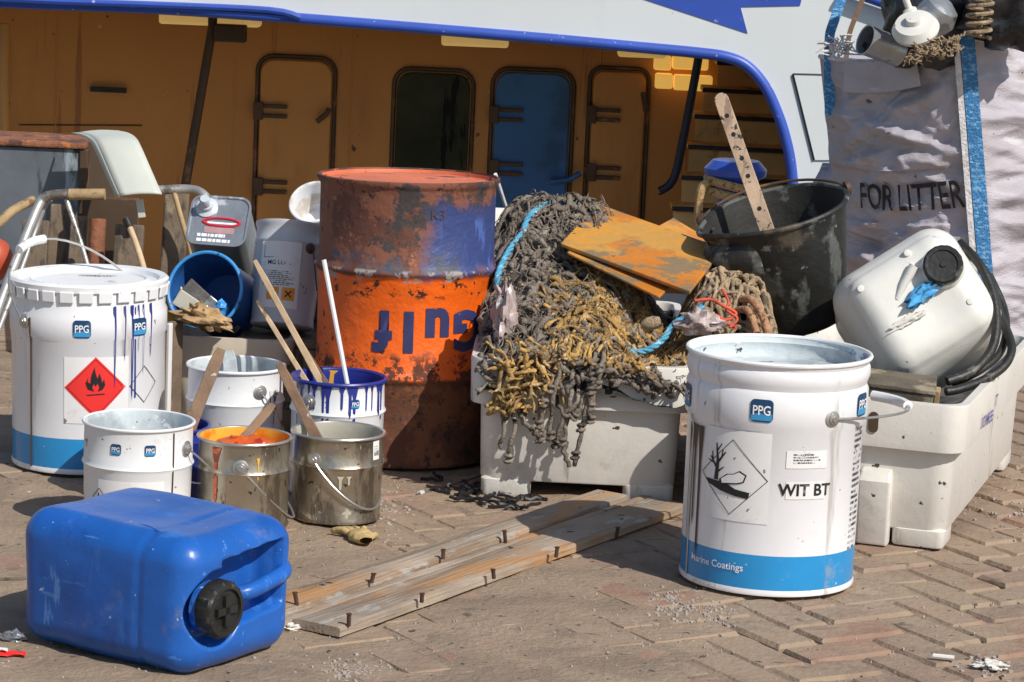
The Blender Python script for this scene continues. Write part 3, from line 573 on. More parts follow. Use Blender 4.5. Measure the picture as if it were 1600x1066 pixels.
bare = tree + [[(-.050, -.008), (-.010, -.010), (.008, -.018), (.032, -.021), (.030, -.031), (.008, -.029), (-.018, -.024), (-.042, -.016)]]
finish(flat_polys(bare), 'hazard_pictogram', BLACK, hz, cyl_fn(rf, -32, .185, .0017), .01)
fish = [(-.022, -.006), (-.008, .004), (.004, .006), (.014, .012), (.026, .006), (.022, -.006), (.010, -.010), (-.006, -.012), (-.020, -.014)]
f_o = finish(flat_polys([fish]), 'hazard_fish', BLACK, hz, cyl_fn(rf, -32, .185, .0016), .01)
finish(flat_polys([[(x * .86 + .001, y * .80) for x, y in fish]]), 'hazard_fish_fill', PAPER, hz, cyl_fn(rf, -32, .185, .0020), .01)
finish(flat_polys([[(-.034, -.015), (.034, -.015), (.034, .013), (-.034, .013)]]), 'label', PAPER, pw, cyl_fn(rf, 17, .222, .0009), .012)
finish(flat_polys(textlines(.046, .017, 4, rng, .5)), 'label_print', PRINT, pw, cyl_fn(rf, 17, .2225, .0014), .012)
finish(flat_polys([[(-.032, -.014), (.034, -.014), (.034, .014), (-.032, .014)]]), 'label', PAPER, pw, cyl_fn(rf, 17, .172, .0009), .012)
finish(text_bm('WIT BT', .026, .025), 'label_lettering', BLACK, pw, cyl_fn(rf, 17, .172, .0014), .008)
finish(flat_polys(textlines(.035, .20, 22, rng, .5)), 'side_print', PRINT, pw, cyl_fn(rf, 66, .165, .0011), .01)
finish(text_bm('Marine Coatings', .016, .01), 'band_lettering', LOGOWHITE, pw, cyl_fn(rf, -42, .043, .0012), .008)
finish(flat_polys(drip_polys(rng, 4, .055, .255, .24, .0034)), 'paint_drips', DKSTEEL, pw, cyl_fn(rf, -66, 0, .0016), .01)
MB().tube([cyl_fn(rf, -70, .002, .001)(0, .008 + .26 * k / 12) for k in range(13)], .0016, 6).build('seam', STEEL, pw)
bail(pw, .148, 32, .285, Vector((cos(R(32)), sin(R(32)), 0)) * .245 + Vector((0, 0, -.012)), grip=(.40, .62))

# left white pail with crimped lid and red flame diamond
g = G(138, 724); pl = thing('paint_pail', 'tall closed white paint pail with crimped lid, red flame diamond and dark drips', 'paint pail', (g.x, g.y, .006), (0, R(-1.0), 0))
prof = [(.133, 0), (.1385, .002), (.1395, .006), (.1375, .011), (.1375, .0111), (.1378, .066), (.1378, .0661), (.1385, .242), (.1418, .247), (.1418, .285), (.1380, .292), (.1392, .330)]
can(pl, prof, WHITE, INNER, WHITE_DRIP, .003, bands=(.0111, .0661))
rfl = prof_r(prof)
lid = MB().lathe([(0, .335), (.100, .335), (.104, .3385), (.108, .335), (.124, .334), (.128, .341), (.140, .344), (.1445, .340), (.1435, .330), (.1395, .328), (.1385, .334), (.124, .330), (0, .330)], 64).build('lid', WHITE_DRIP, pl)
mb = MB()
for k in range(26):
    t = 2 * pi * k / 26; mm = Matrix.Rotation(t, 4, 'Z')
    q = MB().box((.1428, 0, .322), (.004, .025, .020), Matrix.Rotation(R(6), 3, 'Y')); q.xf(mm); mb.add(q.v, q.f)
mb.build('lid_tabs', WHITE_DRIP, lid, smooth=0, bevel=.0015)
finish(flat_polys(textlines(.07, .02, 3, rng)), 'lid_print', PRINT, lid, lambda x, y: Vector((x + .01, y + .045, .3355)))
finish(flat_polys([rr2(.02, .016, .002)]), 'lid_sticker', PAPER, lid, lambda x, y: Vector((x + .045, y - .02, .3355)))
finish(flat_polys(textlines(.014, .012, 3, rng)), 'lid_sticker_print', PRINT, lid, lambda x, y: Vector((x + .045, y - .02, .3360)))
for (ang, z) in ((4, .266), (48, .266)): logo(pl, (lambda an, zz: (lambda off: cyl_fn(rfl, an, zz, off)))(ang, z), .032)
finish(flat_polys([[(-.054, -.062), (.064, -.062), (.064, .058), (-.054, .058)]]), 'label', PAPER, pl, cyl_fn(rfl, 13, .157, .0008), .012)
hz = finish(flat_polys([diamond(.056)]), 'hazard_sign', HAZRED, pl, cyl_fn(rfl, 14, .160, .0012), .008)
finish(flat_polys(diamond_line(.0515, .0008)), 'hazard_border', BLACK, hz, cyl_fn(rfl, 14, .160, .0016), .008)
finish(flat_polys([[(x * .055, y * .055 + .010) for x, y in FLAME], [(-.016, -.014), (.016, -.012), (.016, -.010), (-.016, -.012)]]), 'hazard_pictogram', BLACK, hz, cyl_fn(rfl, 14, .160, .0018), .008)
finish(flat_polys(diamond_line(.034, .0012)), 'side_diamond', BLACK, pl, cyl_fn(rfl, 54, .160, .0012), .008)
finish(flat_polys([[(-.0015, -.05), (.0015, -.05), (.001, .115), (-.001, .115)]] + [[(x + a, y) for x, y in pp] for a, pp in zip((-.0, 0, 0, 0, 0, 0), drip_polys(rng, 6, .085, .118, .17, .0016))]), 'paint_drips', NAVY, pl, cyl_fn(rfl, 45, .188, .0020), .01)
MB().tube([cyl_fn(rfl, -38, .002, .001)(0, .008 + .27 * k / 12) for k in range(13)], .0018, 6).build('seam', DKSTEEL, pl)
bail(pl, .146, -44, .272, Vector((-.09, .05, .128)), grip=(.36, .50))

# small white pail behind the blue jerrycan
def simple_prof(rb, rt, H, ring, lip=.004):
    return [(rb - .004, 0), (rb + .001, .001), (rb + .0015, .004), (rb, .008), (rb + (rt - rb) * ring / H - .0005, ring - .006), (rb + (rt - rb) * ring / H + .003, ring), (rb + (rt - rb) * ring / H, ring + .006), (rt - .002, H - .006), (rt, H)]
g = G(213, 834); ps = thing('paint_tin', 'small white paint tin with two blue badges, black flame label and clean empty inside', 'paint tin', (g.x, g.y, .006))
prof = simple_prof(.086, .0905, .184, .118); can(ps, prof, WHITE_DRIP, INNER, WHITE_DRIP, .0026, (.115, INNER))
rs = prof_r(prof)
for ang in (-16, 20): logo(ps, (lambda an: (lambda off: cyl_fn(rs, an, .152, off)))(ang), .018)
finish(flat_polys([[(-.055, -.05), (.06, -.05), (.06, .045), (-.055, .045)]]), 'label', PAPER, ps, cyl_fn(rs, -2, .055, .0008), .01)
hz = finish(flat_polys(diamond_line(.017, .0012)), 'hazard_sign', BLACK, ps, cyl_fn(rs, -36, .068, .0013), .006)
finish(flat_polys([[(x * .022, y * .022) for x, y in FLAME]]), 'hazard_pictogram', BLACK, hz, cyl_fn(rs, -36, .068, .0013), .006)
finish(flat_polys(textlines(.036, .03, 6, rng) ), 'label_print', PRINT, ps, cyl_fn(rs, -4, .068, .0013), .008)
finish(flat_polys(textlines(.036, .03, 6, rng) ), 'label_print', PRINT, ps, cyl_fn(rs, 24, .072, .0013), .008)
finish(flat_polys(textlines(.010, .014, 3, rng, .8)), 'rim_print', PRINT, ps, cyl_fn(rs, -62, .152, .0013), .008)
MB().tube([cyl_fn(rs, 47, .002, .001)(0, .008 + .168 * k / 10) for k in range(11)], .0013, 6).build('seam', DKSTEEL, ps)
bail(ps, .092, 68, .148, Vector((.09, .05, -.075)), .0017)

# navy pail half hidden behind it
c = P(238, 662, 4.80); pn = thing('paint_tin', 'navy blue paint tin with stirring stick, tucked between tall lidded pail and small white tin', 'paint tin', (c.x, c.y, .006))
prof = simple_prof(.094, .099, c.z - .006, .105); can(pn, prof, NAVY, NAVY, NAVY, .0028, (.06, NAVY))
stick('stirring_stick', 'broad brown stirring stick leaning in the navy paint tin', (c.x + .045, c.y - .005, .075), P(346, 545, 4.86), .027, .006, WOODS)

# white tin at the back
g = G(364, 745); pb = thing('paint_tin', 'plain white paint tin with clean inside, standing before the beige tub', 'paint tin', (g.x, g.y, .006))
prof = simple_prof(.084, .0875, .200, .140); can(pb, prof, WHITE_DRIP, INNER, WHITE_DRIP, .003, (.10, INNER))
bail(pb, .089, 36, .165, Vector((.075, .0, -.085)), .0017)
rb_ = prof_r(prof)
finish(flat_polys(drip_polys(rng, 3, .03, .165, .12, .0016)), 'paint_drips', PRINT, pb, cyl_fn(rb_, 58, 0, .001), .01)
c0 = Vector((g.x, g.y, 0)); stick('mixing_paddle', 'pale grey blade standing inside the plain white tin at the back', c0 + Vector((.0, .01, .112)), c0 + Vector((-.020, .055, .222)), .03, .004, INNER, cat='paddle')

# tin of yellow with orange rag
g = G(378, 824); py_ = thing('paint_tin', 'bare metal paint tin with yellow inside and orange paint, a stick across its rim', 'paint tin', (g.x, g.y, .006))
prof = simple_prof(.0755, .0775, .150, .100); can(py_, prof, TIN, YELLOWP, TIN_RIM, .0026, (.128, ORANGEP))
bail(py_, .080, 2, .112, Vector((.085, .02, -.10)), .0019)
ry = prof_r(prof)
finish(flat_polys(drip_polys(rng, 1, .006, .0, .035, .0022)), 'paint_drip', YELLOWP, py_, cyl_fn(ry, 24, .128, .0012), .01)
finish(flat_polys(drip_polys(rng, 1, .006, .0, .13, .006)), 'paint_drip', DRUMLID, py_, cyl_fn(ry, -30, .142, .0012), .01)
def crumple(name, label, cat, c, size, m, seed=0, sub=2, amp=.35, rot=None, flat=.0):
    t = thing(name, label, cat, c, rot); mb = MB(); nu, nv = 26, 16
    def fn(a, b):
        th = 2 * pi * a; ph = pi * (b - .5)
        d = Vector((cos(ph) * cos(th), cos(ph) * sin(th), sin(ph)))
        k = 1 + amp * (noise.noise(d * 2.3 + Vector((seed, 0, 0))) * 1.2 + .6 * noise.noise(d * 5.5 + Vector((0, seed, 0))))
        v = Vector((d.x * size[0], d.y * size[1], d.z * size[2])) * k
        if v.z < -size[2] * (1 - flat): v.z = -size[2] * (1 - flat)
        return v
    mb.grid(fn, nu, nv).build('fabric', m, t, smooth=60); return t
crumple('paint_rag', 'orange soaked rag lying in the yellow lined tin', 'rag', Vector((g.x + .006, g.y - .008, .142)), (.048, .040, .014), ORANGEP, 4)
stick('paint_scraper', 'yellow stained stick lying across the rim of the yellow lined tin', Vector((g.x - .030, g.y - .03, .118)), P(427, 632, g.y + .07), .020, .004, WOODS, up=Vector((0, -.5, .8)))

# silver tin
g = G(524, 811); pt = thing('paint_tin', 'bare metal paint tin with grey inside and a white barcode sticker', 'paint tin', (g.x, g.y, .006))
prof = simple_prof(.0755, .0785, .147, .098); can(pt, prof, TIN, GREYP, TIN_RIM, .0028, (.075, GREYP))
rt_ = prof_r(prof)
bail(pt, .081, -27, .110, Vector((.066, -.045, -.085)), .0021)
finish(flat_polys([[(-.009, -.016), (.009, -.016), (.009, .016), (-.009, .016)]]), 'sticker', PAPER, pt, cyl_fn(rt_, 60, .125, .001), .006)
finish(flat_polys([[(-.006 + k * .0024, -.012), (-.0048 + k * .0024, -.012), (-.0048 + k * .0024, -.003), (-.006 + k * .0024, -.003)] for k in range(6)] + textlines(.012, .012, 3, rng)), 'sticker_print', PRINT, pt, cyl_fn(rt_, 60, .128, .0014), .006)
finish(flat_polys(drip_polys(rng, 2, .02, .0, .035, .003)), 'paint_drip', GREYP, pt, cyl_fn(rt_, 14, .085, .0012), .01)
stick('stirring_stick', 'long brown stirring stick standing in the silver tin with grey inside', Vector((g.x - .008, g.y + .01, .082)), P(436, 568, g.y + .06), .021, .006, WOODS)

# navy dripped tin with thin sticks
g = G(523, 772); pd = thing('paint_tin', 'white paint tin with navy rim and navy drips, holding thin sticks', 'paint tin', (g.x, g.y, .006))
prof = simple_prof(.081, .083, .205, .150); can(pd, prof, WHITE_DRIP, NAVY, NAVY, .0038, (.15, NAVY))
rd = prof_r(prof)
finish(flat_polys(drip_polys(rng, 13, .20, .0, .085, .0034)), 'paint_drips', NAVY, pd, cyl_fn(rd, 6, .201, .0012), .01)
logo(pd, (lambda off: cyl_fn(rd, 25, .172, off)), .016)
finish(flat_polys(drip_polys(rng, 1, .006, .0, .07, .006)), 'inside_drip', YELLOWP, pd, lambda x, y: Vector((-.018 + x, sqrt_(.0785 ** 2 - (-.018 + x) ** 2), .203 + y)) if False else Vector((-.018 + x, .0765, .203 + y)))
bail(pd, .085, -33, .172, Vector((-.02, -.05, -.11)), .0018)
gp = Vector((g.x, g.y, 0))
for (p1, off, m, lab, wd) in (((398, 407), (-.01, .015, .16), WOODL, 'flat pale stick, tallest of those leaning left in the navy rimmed tin', .013), ((402, 470), (-.03, -.005, .16), WOODL, 'pale slim stick, lowest of those leaning left in the navy rimmed tin', .010), ((424, 463), (.006, .0, .16), WOODS, 'dark thin stick, right of the pale ones leaning left in the navy rimmed tin', .008)):
    stick('wooden_stick', lab, gp + Vector(off), P(p1[0], p1[1], g.y + .14), wd, .005, m)
a = gp + Vector((.022, .02, .16)); b = P(506, 406, g.y + .05)
t = thing('roller_rod', 'straight white rod standing up from the navy rimmed tin against the drum', 'rod', a)
MB().tube([Vector((0, 0, 0)), b - a], .0042, 8).build('shaft', WHITE, t)

# ================================================================== STEEL DRUM
g = G(626, 711); dr = thing('steel_drum', 'rusty orange steel drum with upside down blue lettering', 'drum', (g.x, g.y, .006), (R(-1.2), R(-.6), 0))
RD, HD = .165, .528
outer = [(RD - .006, .008), (RD - .001, .006), (RD + .006, 0), (RD + .007, .006), (RD + .003, .014), (RD, .02), (RD, .150), (RD + .003, .156), (RD + .0085, .163), (RD + .0085, .168), (RD + .003, .175), (RD, .181), (RD, .345), (RD + .003, .351), (RD + .0085, .358), (RD + .0085, .363), (RD + .003, .370), (RD, .376), (RD, HD - .018), (RD + .003, HD - .012), (RD + .007, HD - .007), (RD + .007, HD), (RD + .002, HD + .001)]
MB().lathe([(0, .01)] + outer + [(RD - .002, HD - .012)], 80).build('body', DRUMM, dr)
lid = MB().lathe([(RD - .0015, HD - .002), (RD - .003, HD - .009), (.13, HD - .008), (.128, HD - .005), (0, HD - .004)], 64).build('lid', DRUMLID, dr)
rdr = RD
for tx, xx in (('f', -.040), ('l', .006), ('u', .060), ('G', .128)):
    bm = text_bm(tx, .100, .045, rot=pi, sx=1.0); finish(bm, 'lettering', GULF, dr, cyl_fn(rdr, R(0) + xx / RD * 57.3 + 3, .258 if tx != 'u' else .264, .0016), .008)
finish(text_bm('K3', .026, .0), 'chalk_mark', DKSTEEL, dr, cyl_fn(rdr, 22, .470, .0016), .008)

# ================================================================== FISH BOXES
def fish_box(label, loc, rz, Wd, Ld, Hh, mt=BOXP, ribs=False):
    """front short side lies along local x at y=0; depth runs to +y"""
    t = thing('fish_box', label, 'fish box', loc, (0, 0, rz)); c = (0, Ld / 2); ft = .028
    L_ = [(-.050, -.050, .030, ft), (-.046, -.046, .032, ft + .003), (-.036, -.036, .036, Hh - .080), (-.002, -.002, .040, Hh - .082), (.0, .0, .042, Hh - .076), (.004, .004, .042, Hh - .004), (.001, .001, .040, Hh), (-.026, -.026, .034, Hh), (-.030, -.030, .032, Hh - .004), (-.042, -.042, .03, Hh - .03), (-.062, -.062, .028, ft + .008)]
    MB().loft([rrect(Wd + a, Ld + b, r_, z, 5, c) for a, b, r_, z in L_]).build('body', mt, t, smooth=35)
    ch = .105
    for sx in (-1, 1):
        for e in (0, 1):
            y = c[1] + (1 if e else -1) * (Ld / 2 - .024 - .045)
            x = sx * (Wd / 2 - .024 - .046)
            lp = [rrect(w_ , d_, .012, z, 3, (x + dx * sx, y + dy * (1 if e else -1))) for (w_, d_, z, dx, dy) in ((.086, .090, 0, 0, 0), (.089, .093, .003, 0, 0), (.090, .094, ft + .001, 0, 0), (.084, .088, ft + .006, -.003, -.003))]
            MB().loft(lp).build('foot', mt, t, smooth=35)
        # upright rib on the ends
    for e in (0, 1):
        y = -(-.0215) if e == 0 else Ld - .0215
        for sx in (-1, 1) if ribs else ():
            sg = -1 if e == 0 else 1
            MB().loft([rrect(w3, .030, .005, z, 3, (sx * (Wd * .16), y + sg * k)) for z, k, w3 in ((0, .004, .052), (.004, .006, .054), (Hh * .44, .012, .056), (Hh * .50, .001, .052), (Hh * .52, -.016, .048))]).build('rib', mt, t, smooth=30)
        finish(flat_polys([rr2(.017, .036, .008)]), 'hand_slot', DKSTEEL, t, (lambda yy: lambda x, y_: Vector((x + Wd * .14, yy, Hh - .04 + y_)))(-.0028 if e == 0 else Ld + .0028))
    return t
g0 = G(758, 775); bx1 = fish_box('pale plastic fish box heaped with netting in front of the drum', (g0.x + .163, g0.y - .028, .003), R(-1.0), .395, .80, .250)
B1 = Vector((g0.x + .163, g0.y - .028, 0))
gr = G(1475, 862); u2 = Vector((.953, -.302, 0)); l2 = Vector((.302, .953, 0))
rzb = math.atan2(u2.y, u2.x); B2 = gr - u2 * .190 - l2 * .024
bx2 = fish_box('pale plastic fish box at right with blue writing on its side, holding a white jerrycan', (B2.x, B2.y, .003), rzb, .425, .86, .252, ribs=True)
fnw = plane_fn((.2125 - .0145, .30, .165), (0, 1, 0), (0.045, 0, 1), .002)
finish(text_bm('IT', .030, .01), 'side_lettering', BOXINK, bx2, plane_fn((.2125 + .0005, .36, .205), (0, 1, 0), (.03, 0, 1), .002), None)
finish(text_bm('SOUR ME EE6', .030, .01, sx=.8), 'side_lettering', BOXINK, bx2, plane_fn((.2125 + .0008, .26, .158 + .03), (0, 1, -.06), (.03, 0, 1), .002), None)
# another white box far behind the nets, only its rim seen
c = P(800, 390, 5.92); fish_box('pale fish box behind the netting, only its rim visible beside the drum', (c.x + .10, c.y, .003), R(3), .36, .6, c.z + .015)

# ================================================================== NETTING
def hz1(x, y):
    dx = x - (B1.x - .01)
    z = .205 + .255 * math.exp(-((dx + .035) / .17) ** 4 - ((y - 5.42) / .24) ** 2) + .085 * math.exp(-((dx) / .19) ** 4 - ((y - 5.05) / .16) ** 2) + .175 * math.exp(-((x - .40) / .085) ** 4 - ((y - 5.16) / .13) ** 2) - .06 * math.exp(-((x - .24) / .06) ** 2 - ((y - 5.02) / .10) ** 2)
    return z
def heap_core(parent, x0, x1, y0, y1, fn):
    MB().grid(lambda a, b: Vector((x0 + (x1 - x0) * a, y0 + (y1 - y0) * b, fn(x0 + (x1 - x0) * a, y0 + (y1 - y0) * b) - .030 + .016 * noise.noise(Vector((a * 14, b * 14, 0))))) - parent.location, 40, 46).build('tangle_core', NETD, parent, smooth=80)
def strands(n, region, fn, rng, r0, dirfn, length=22, step=.011, amp=.016, knot=.22, lift=0.0):
    mb = MB(); x0, x1, y0, y1 = region
    for i in range(n):
        for _ in range(20):
            x, y = x0 + (x1 - x0) * rng.random(), y0 + (y1 - y0) * rng.random()
            if inside(x, y): break
        a = dirfn(x, y, rng); pts = []; rr = []; ph = rng.random() * 9; j = int(length * (.5 + rng.random()))
        li = lift + rng.random() * amp * .5
        for k in range(j):
            a += (rng.random() - .5) * 1.5
            x += cos(a) * step; y += sin(a) * step
            if not inside(x, y): break
            z = fn(x, y) + li + amp * (noise.noise(Vector((x * 26 + ph, y * 26, ph))) * .9)
            pts.append(Vector((x, y, z))); kn = rng.random() < knot
            rr.append(r0 * (1.5 + .6 * rng.random() if kn else (.6 + .8 * rng.random())))
        if len(pts) > 3:
            rr[0] *= .4; rr[-1] *= .4
            mb.tube(pts, rr, 6)
    return mb
def inside(x, y): return (B1.x - .19 < x < B1.x + .30 and 4.875 < y < 5.66) or (.28 < x < .5 and 5.0 < y < 5.3)
def knotted(path, r_, rng, mb, gap=4):
    pts = spline(path, 5)
    pts = [p + Vector((rng.random() - .5, rng.random() - .5, rng.random() - .5)) * .005 for p in pts]
    mb.tube(pts, [r_ * (.8 + .4 * rng.random()) for _ in pts], 6)
    for k in range(2, len(pts) - 1, gap):
        if rng.random() < .6:
            d = (pts[k + 1] - pts[k - 1]).normalized(); u = d.orthogonal().normalized(); v = d.cross(u)
            for q in range(2):
                cc = pts[k] + d * (q - .5) * r_ * 2.1
                mb.tube([cc + (u * cos(tt) + v * sin(tt)) * r_ * 1.35 + d * r_ * .5 * sin(tt + q) for tt in [2 * pi * m_ / 8 for m_ in range(8)]], r_ * .85, 5, closed=True)
rn = random.Random(21)
n1 = thing('fishing_net', 'big heap of grey brown knotted trawl netting piled in the fish box', 'fishing net', (B1.x, 5.25, .2))
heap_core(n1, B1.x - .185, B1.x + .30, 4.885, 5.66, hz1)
mb = strands(1150, (B1.x - .19, B1.x + .19, 4.89, 5.62), hz1, rn, .0034, lambda x, y, r: (-1.57 + (r.random() - .5) * 2.6), 15, .0085, .036, knot=.30)
m2 = strands(520, (B1.x - .19, B1.x + .19, 5.0, 5.62), hz1, rn, .0030, lambda x, y, r: r.random() * 6.28, 8, .0075, .040, knot=.3); mb.add(m2.v, m2.f)
m3 = strands(2200, (B1.x - .19, B1.x + .19, 4.89, 5.62), hz1, rn, .0010, lambda x, y, r: r.random() * 6.28, 7, .007, .04, knot=0, lift=.006); mb.add(m3.v, m3.f)
mb.xf(Matrix.Translation(-n1.location)).build('netting', NETG, n1, smooth=80)
fy = B1.y - .018
mb = MB()
for path in ([(880, 545), (872, 590), (862, 640), (860, 690)], [(905, 540), (893, 600), (886, 660), (880, 700), (888, 728)], [(935, 535), (925, 580), (918, 625), (908, 680), (898, 728)], [(915, 540), (922, 600), (921, 640), (922, 660)], [(895, 560), (905, 620), (880, 650), (868, 700)], [(870, 570), (850, 620), (845, 660), (850, 682), (838, 690)], [(945, 540), (940, 570), (932, 600), (922, 640)], [(800, 640), (805, 670), (797, 700), (794, 722)], [(812, 640), (818, 660), (835, 672), (845, 690)], [(860, 560), (880, 610), (905, 590), (930, 600)], [(790, 640), (786, 670), (782, 700)], [(858, 600), (876, 640), (898, 650), (916, 610)], [(866, 560), (862, 600), (846, 640), (842, 668), (850, 690)]):
    pp = [P(a, b, fy - .012 - .010 * rn.random()) for a, b in path]; pp[0] = P(path[0][0], path[0][1] - 6, fy + .05)
    knotted(pp, .0042, rn, mb)
mb.xf(Matrix.Translation(-n1.location)).build('hanging_strands', NETG, n1, smooth=80)
n2 = thing('fishing_net', 'golden yellow netting spilling across the grey heap and over the front rim of the box', 'fishing net', (B1.x, 4.95, .26))
gold = lambda x, y: hz1(x, y) + .025
mb = MB()
def gold_patch(n, cpx, spread, rr):
    for i in range(n):
        t = rn.random(); c0 = Vector(cpx[0]).lerp(Vector(cpx[1]), t); x = c0.x + (rn.random() - .5) * spread; y = c0.y + (rn.random() - .5) * spread * .8
        pts = []; a = rn.random() * 6.28 if rn.random() < .35 else -2.2 + (rn.random() - .5) * 1.2
        ph = rn.random() * 9
        for k in range(int(5 + rn.random() * 11)):
            a += (rn.random() - .5) * 1.3; x += cos(a) * .011; y += sin(a) * .011
            if not inside(x, y): break
            pts.append(Vector((x, y, gold(x, y) + .022 * noise.noise(Vector((x * 34 + ph, y * 34, ph))))))
        if len(pts) > 3: mb.tube(pts, [rr * (.45 + 1.5 * rn.random() ** 2) for _ in pts], 6)
        for h_ in range(3):
            if len(pts) > 3:
                q = pts[int(rn.random() * len(pts))]; e_ = Vector((rn.random() - .5, rn.random() - .5, rn.random() * .6)) * .03
                mb.tube([q, q + e_ * .5 + Vector((0, 0, .002)), q + e_], .0009, 4)
a, b = G(985, 478, .31), G(840, 556, .28); gold_patch(105, ((a.x, a.y, 0), (b.x, b.y, 0)), .070, .0036)
a, b = G(1040, 478, .31), G(940, 520, .30); gold_patch(70, ((a.x, a.y, 0), (b.x, b.y, 0)), .07, .0036)
a, b = G(985, 565, .262), G(1050, 545, .262); gold_patch(80, ((a.x, a.y, 0), (b.x, b.y, 0)), .06, .0034)
for i in range(60):   # bunch hanging over the front rim
    px, py = 778 + rn.random() * 92, 572 + rn.random() * 60
    if px < 790 and py < 590: continue
    pts = []; a = rn.random() * 6.28; yy = fy - .004 - rn.random() * .035 * (1 - abs(px - 825) / 70)
    for k in range(int(5 + rn.random() * 8)):
        a += (rn.random() - .5) * 1.4; px += cos(a) * 7; py += sin(a) * 7
        if py > 648 or px < 758 or px > 885: break
        pts.append(P(px, py, yy + .006 * sin(k)))
    if len(pts) > 2: mb.tube(pts, [.0032 * (.4 + 1.5 * rn.random() ** 2) for _ in pts], 6)
for path in ([(850, 560), (800, 580), (785, 620), (765, 640)], [(845, 550), (790, 570), (778, 615), (775, 640)], [(880, 548), (835, 562), (812, 590), (800, 630)], [(765, 640), (785, 632), (800, 640)], [(760, 648), (780, 640), (792, 650)]):
    pp = [P(q[0], q[1], fy - .012) for q in path]; pp[0] = P(path[0][0], path[0][1], fy + .06)
    mb.tube(spline(pp, 6), .0040, 6)
mb.xf(Matrix.Translation(-n2.location)).build('netting', NETY, n2, smooth=80)
n3 = thing('fishing_net', 'small tangle of tan and grey net with red twine beneath the black bucket', 'fishing net', (.4, 5.13, .25))
mb = strands(260, (.31, .49, 5.02, 5.28), hz1, rn, .0036, lambda x, y, r: r.random() * 6.28, 12, .009, .026, lift=.008)
mb.xf(Matrix.Translation(-n3.location)).build('netting', NETT, n3, smooth=80)
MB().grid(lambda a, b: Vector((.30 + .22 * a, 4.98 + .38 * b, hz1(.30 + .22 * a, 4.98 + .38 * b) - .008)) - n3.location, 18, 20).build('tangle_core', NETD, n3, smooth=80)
def laid_rope(name, label, px_path, r_, m, cat='rope', n=7, ply=True):
    pts = spline([P(*q) for q in px_path], n); t = thing(name, label, cat, pts[0]); mb = MB()
    if ply:
        fine = spline(pts, 3)
        L = 0; prev = None; offs = [[], [], []]
        for i, p in enumerate(fine):
            d = (fine[min(i + 1, len(fine) - 1)] - fine[max(i - 1, 0)]).normalized(); u = d.orthogonal() if prev is None else prev - d * prev.dot(d); u.normalize(); prev = u; v = d.cross(u)
            if i: L += (p - fine[i - 1]).length
            for s in range(3):
                an = L / (r_ * 7) * 2 * pi + s * 2.094
                offs[s].append(p - pts[0] + (u * cos(an) + v * sin(an)) * r_ * .5)
        for s in range(3): mb.tube(offs[s], r_ * .58, 5)
    else: mb.tube([p - pts[0] for p in pts], r_, 7)
    mb.build('cord', m, t, smooth=80); return t
laid_rope('blue_rope', 'sky blue laid rope running down the left side of the net heap beside the drum', [(905, 322, 5.42), (862, 318, 5.40), (830, 335, 5.34), (815, 365, 5.30), (800, 385, 5.27), (788, 405, 5.24), (778, 430, 5.2), (775, 450, 5.2)], .0062, ROPEB)
laid_rope('blue_rope', 'sky blue laid rope curving across the golden netting near the white pail', [(1098, 478, 5.04), (1085, 490, 5.03), (1055, 505, 5.02), (1038, 528, 5.0), (1018, 544, 4.98), (995, 550, 4.97), (975, 546, 4.97)], .0060, ROPEB)
laid_rope('red_twine', 'thin red twine tangled over the small net under the black bucket', [(1085, 470, 5.03), (1110, 468, 5.04), (1130, 478, 5.03), (1150, 490, 5.03), (1135, 500, 5.02), (1118, 492, 5.02), (1140, 508, 5.01), (1150, 512, 5.0)], .0030, ROPER, ply=False)
laid_rope('red_twine', 'short red twine end standing up beside the peach rope loops', [(1128, 452, 5.06), (1138, 470, 5.04), (1136, 485, 5.03), (1152, 498, 5.02), (1140, 512, 5.0)], .0026, ROPER, ply=False)
laid_rope('braided_rope', 'peach coloured braided rope looping down right of the red twine', [(1150, 470, 5.1), (1172, 468, 5.06), (1185, 482, 5.04), (1196, 505, 5.02), (1200, 530, 5.02)], .0075, ROPEP, ply=False)
laid_rope('braided_rope', 'second peach braided rope loop nearer the red twine, inside the other', [(1148, 486, 5.08), (1166, 484, 5.05), (1176, 498, 5.03), (1182, 520, 5.02)], .0072, ROPEP, ply=False)
a = P(1095, 505, 5.0); crumple('plastic_scrap', 'crumpled greyish pink plastic sheet tangled beside the blue rope', 'plastic scrap', a, (.035, .03, .022), PLASTF, 9, amp=.5)
a = P(788, 500, 4.98); crumple('plastic_film', 'torn pinkish plastic film hanging at the left edge of the net heap', 'plastic film', a + Vector((0, .02, 0)), (.020, .05, .055), PLASTF, 14, amp=.5)
a = P(1018, 505, 4.99); t = thing('net_float', 'small worn tan net float lying in the golden netting', 'net float', a)
MB().lathe([(0, -.018), (.007, -.017), (.012, -.008), (.0125, .005), (.008, .016), (0, .018)], 16, M=axis_matrix((0, 0, 0), (1, -.3, .35))).build('body', NETT, t)

# orange boards on the heap
def board(label, A, B_, C_, th, m):
    A, B_, C_ = Vector(A), Vector(B_), Vector(C_); t = thing('plywood_board', label, 'board', A)
    n_ = (B_ - A).cross(C_ - A).normalized(); D_ = B_ + C_ - A
    q = [Vector((0, 0, 0)), B_ - A, D_ - A, C_ - A]; k = -n_ * th if n_.z > 0 else n_ * th
    MB().add(q + [p + k for p in q], [(0, 1, 2, 3), (7, 6, 5, 4), (0, 4, 5, 1), (1, 5, 6, 2), (2, 6, 7, 3), (3, 7, 4, 0)]).build('panel', m, t, smooth=0, bevel=.0015)
A, B_, C_ = P(876, 380, 5.22), P(1078, 455, 5.02), P(934, 318, 5.44)
board('orange plywood board with a muddy smear lying on top of the net heap', A, B_, C_, .007, ORANGEBOARD)
A, B_, C_ = P(886, 394, 5.20), P(1030, 464, 5.03), P(912, 372, 5.28)
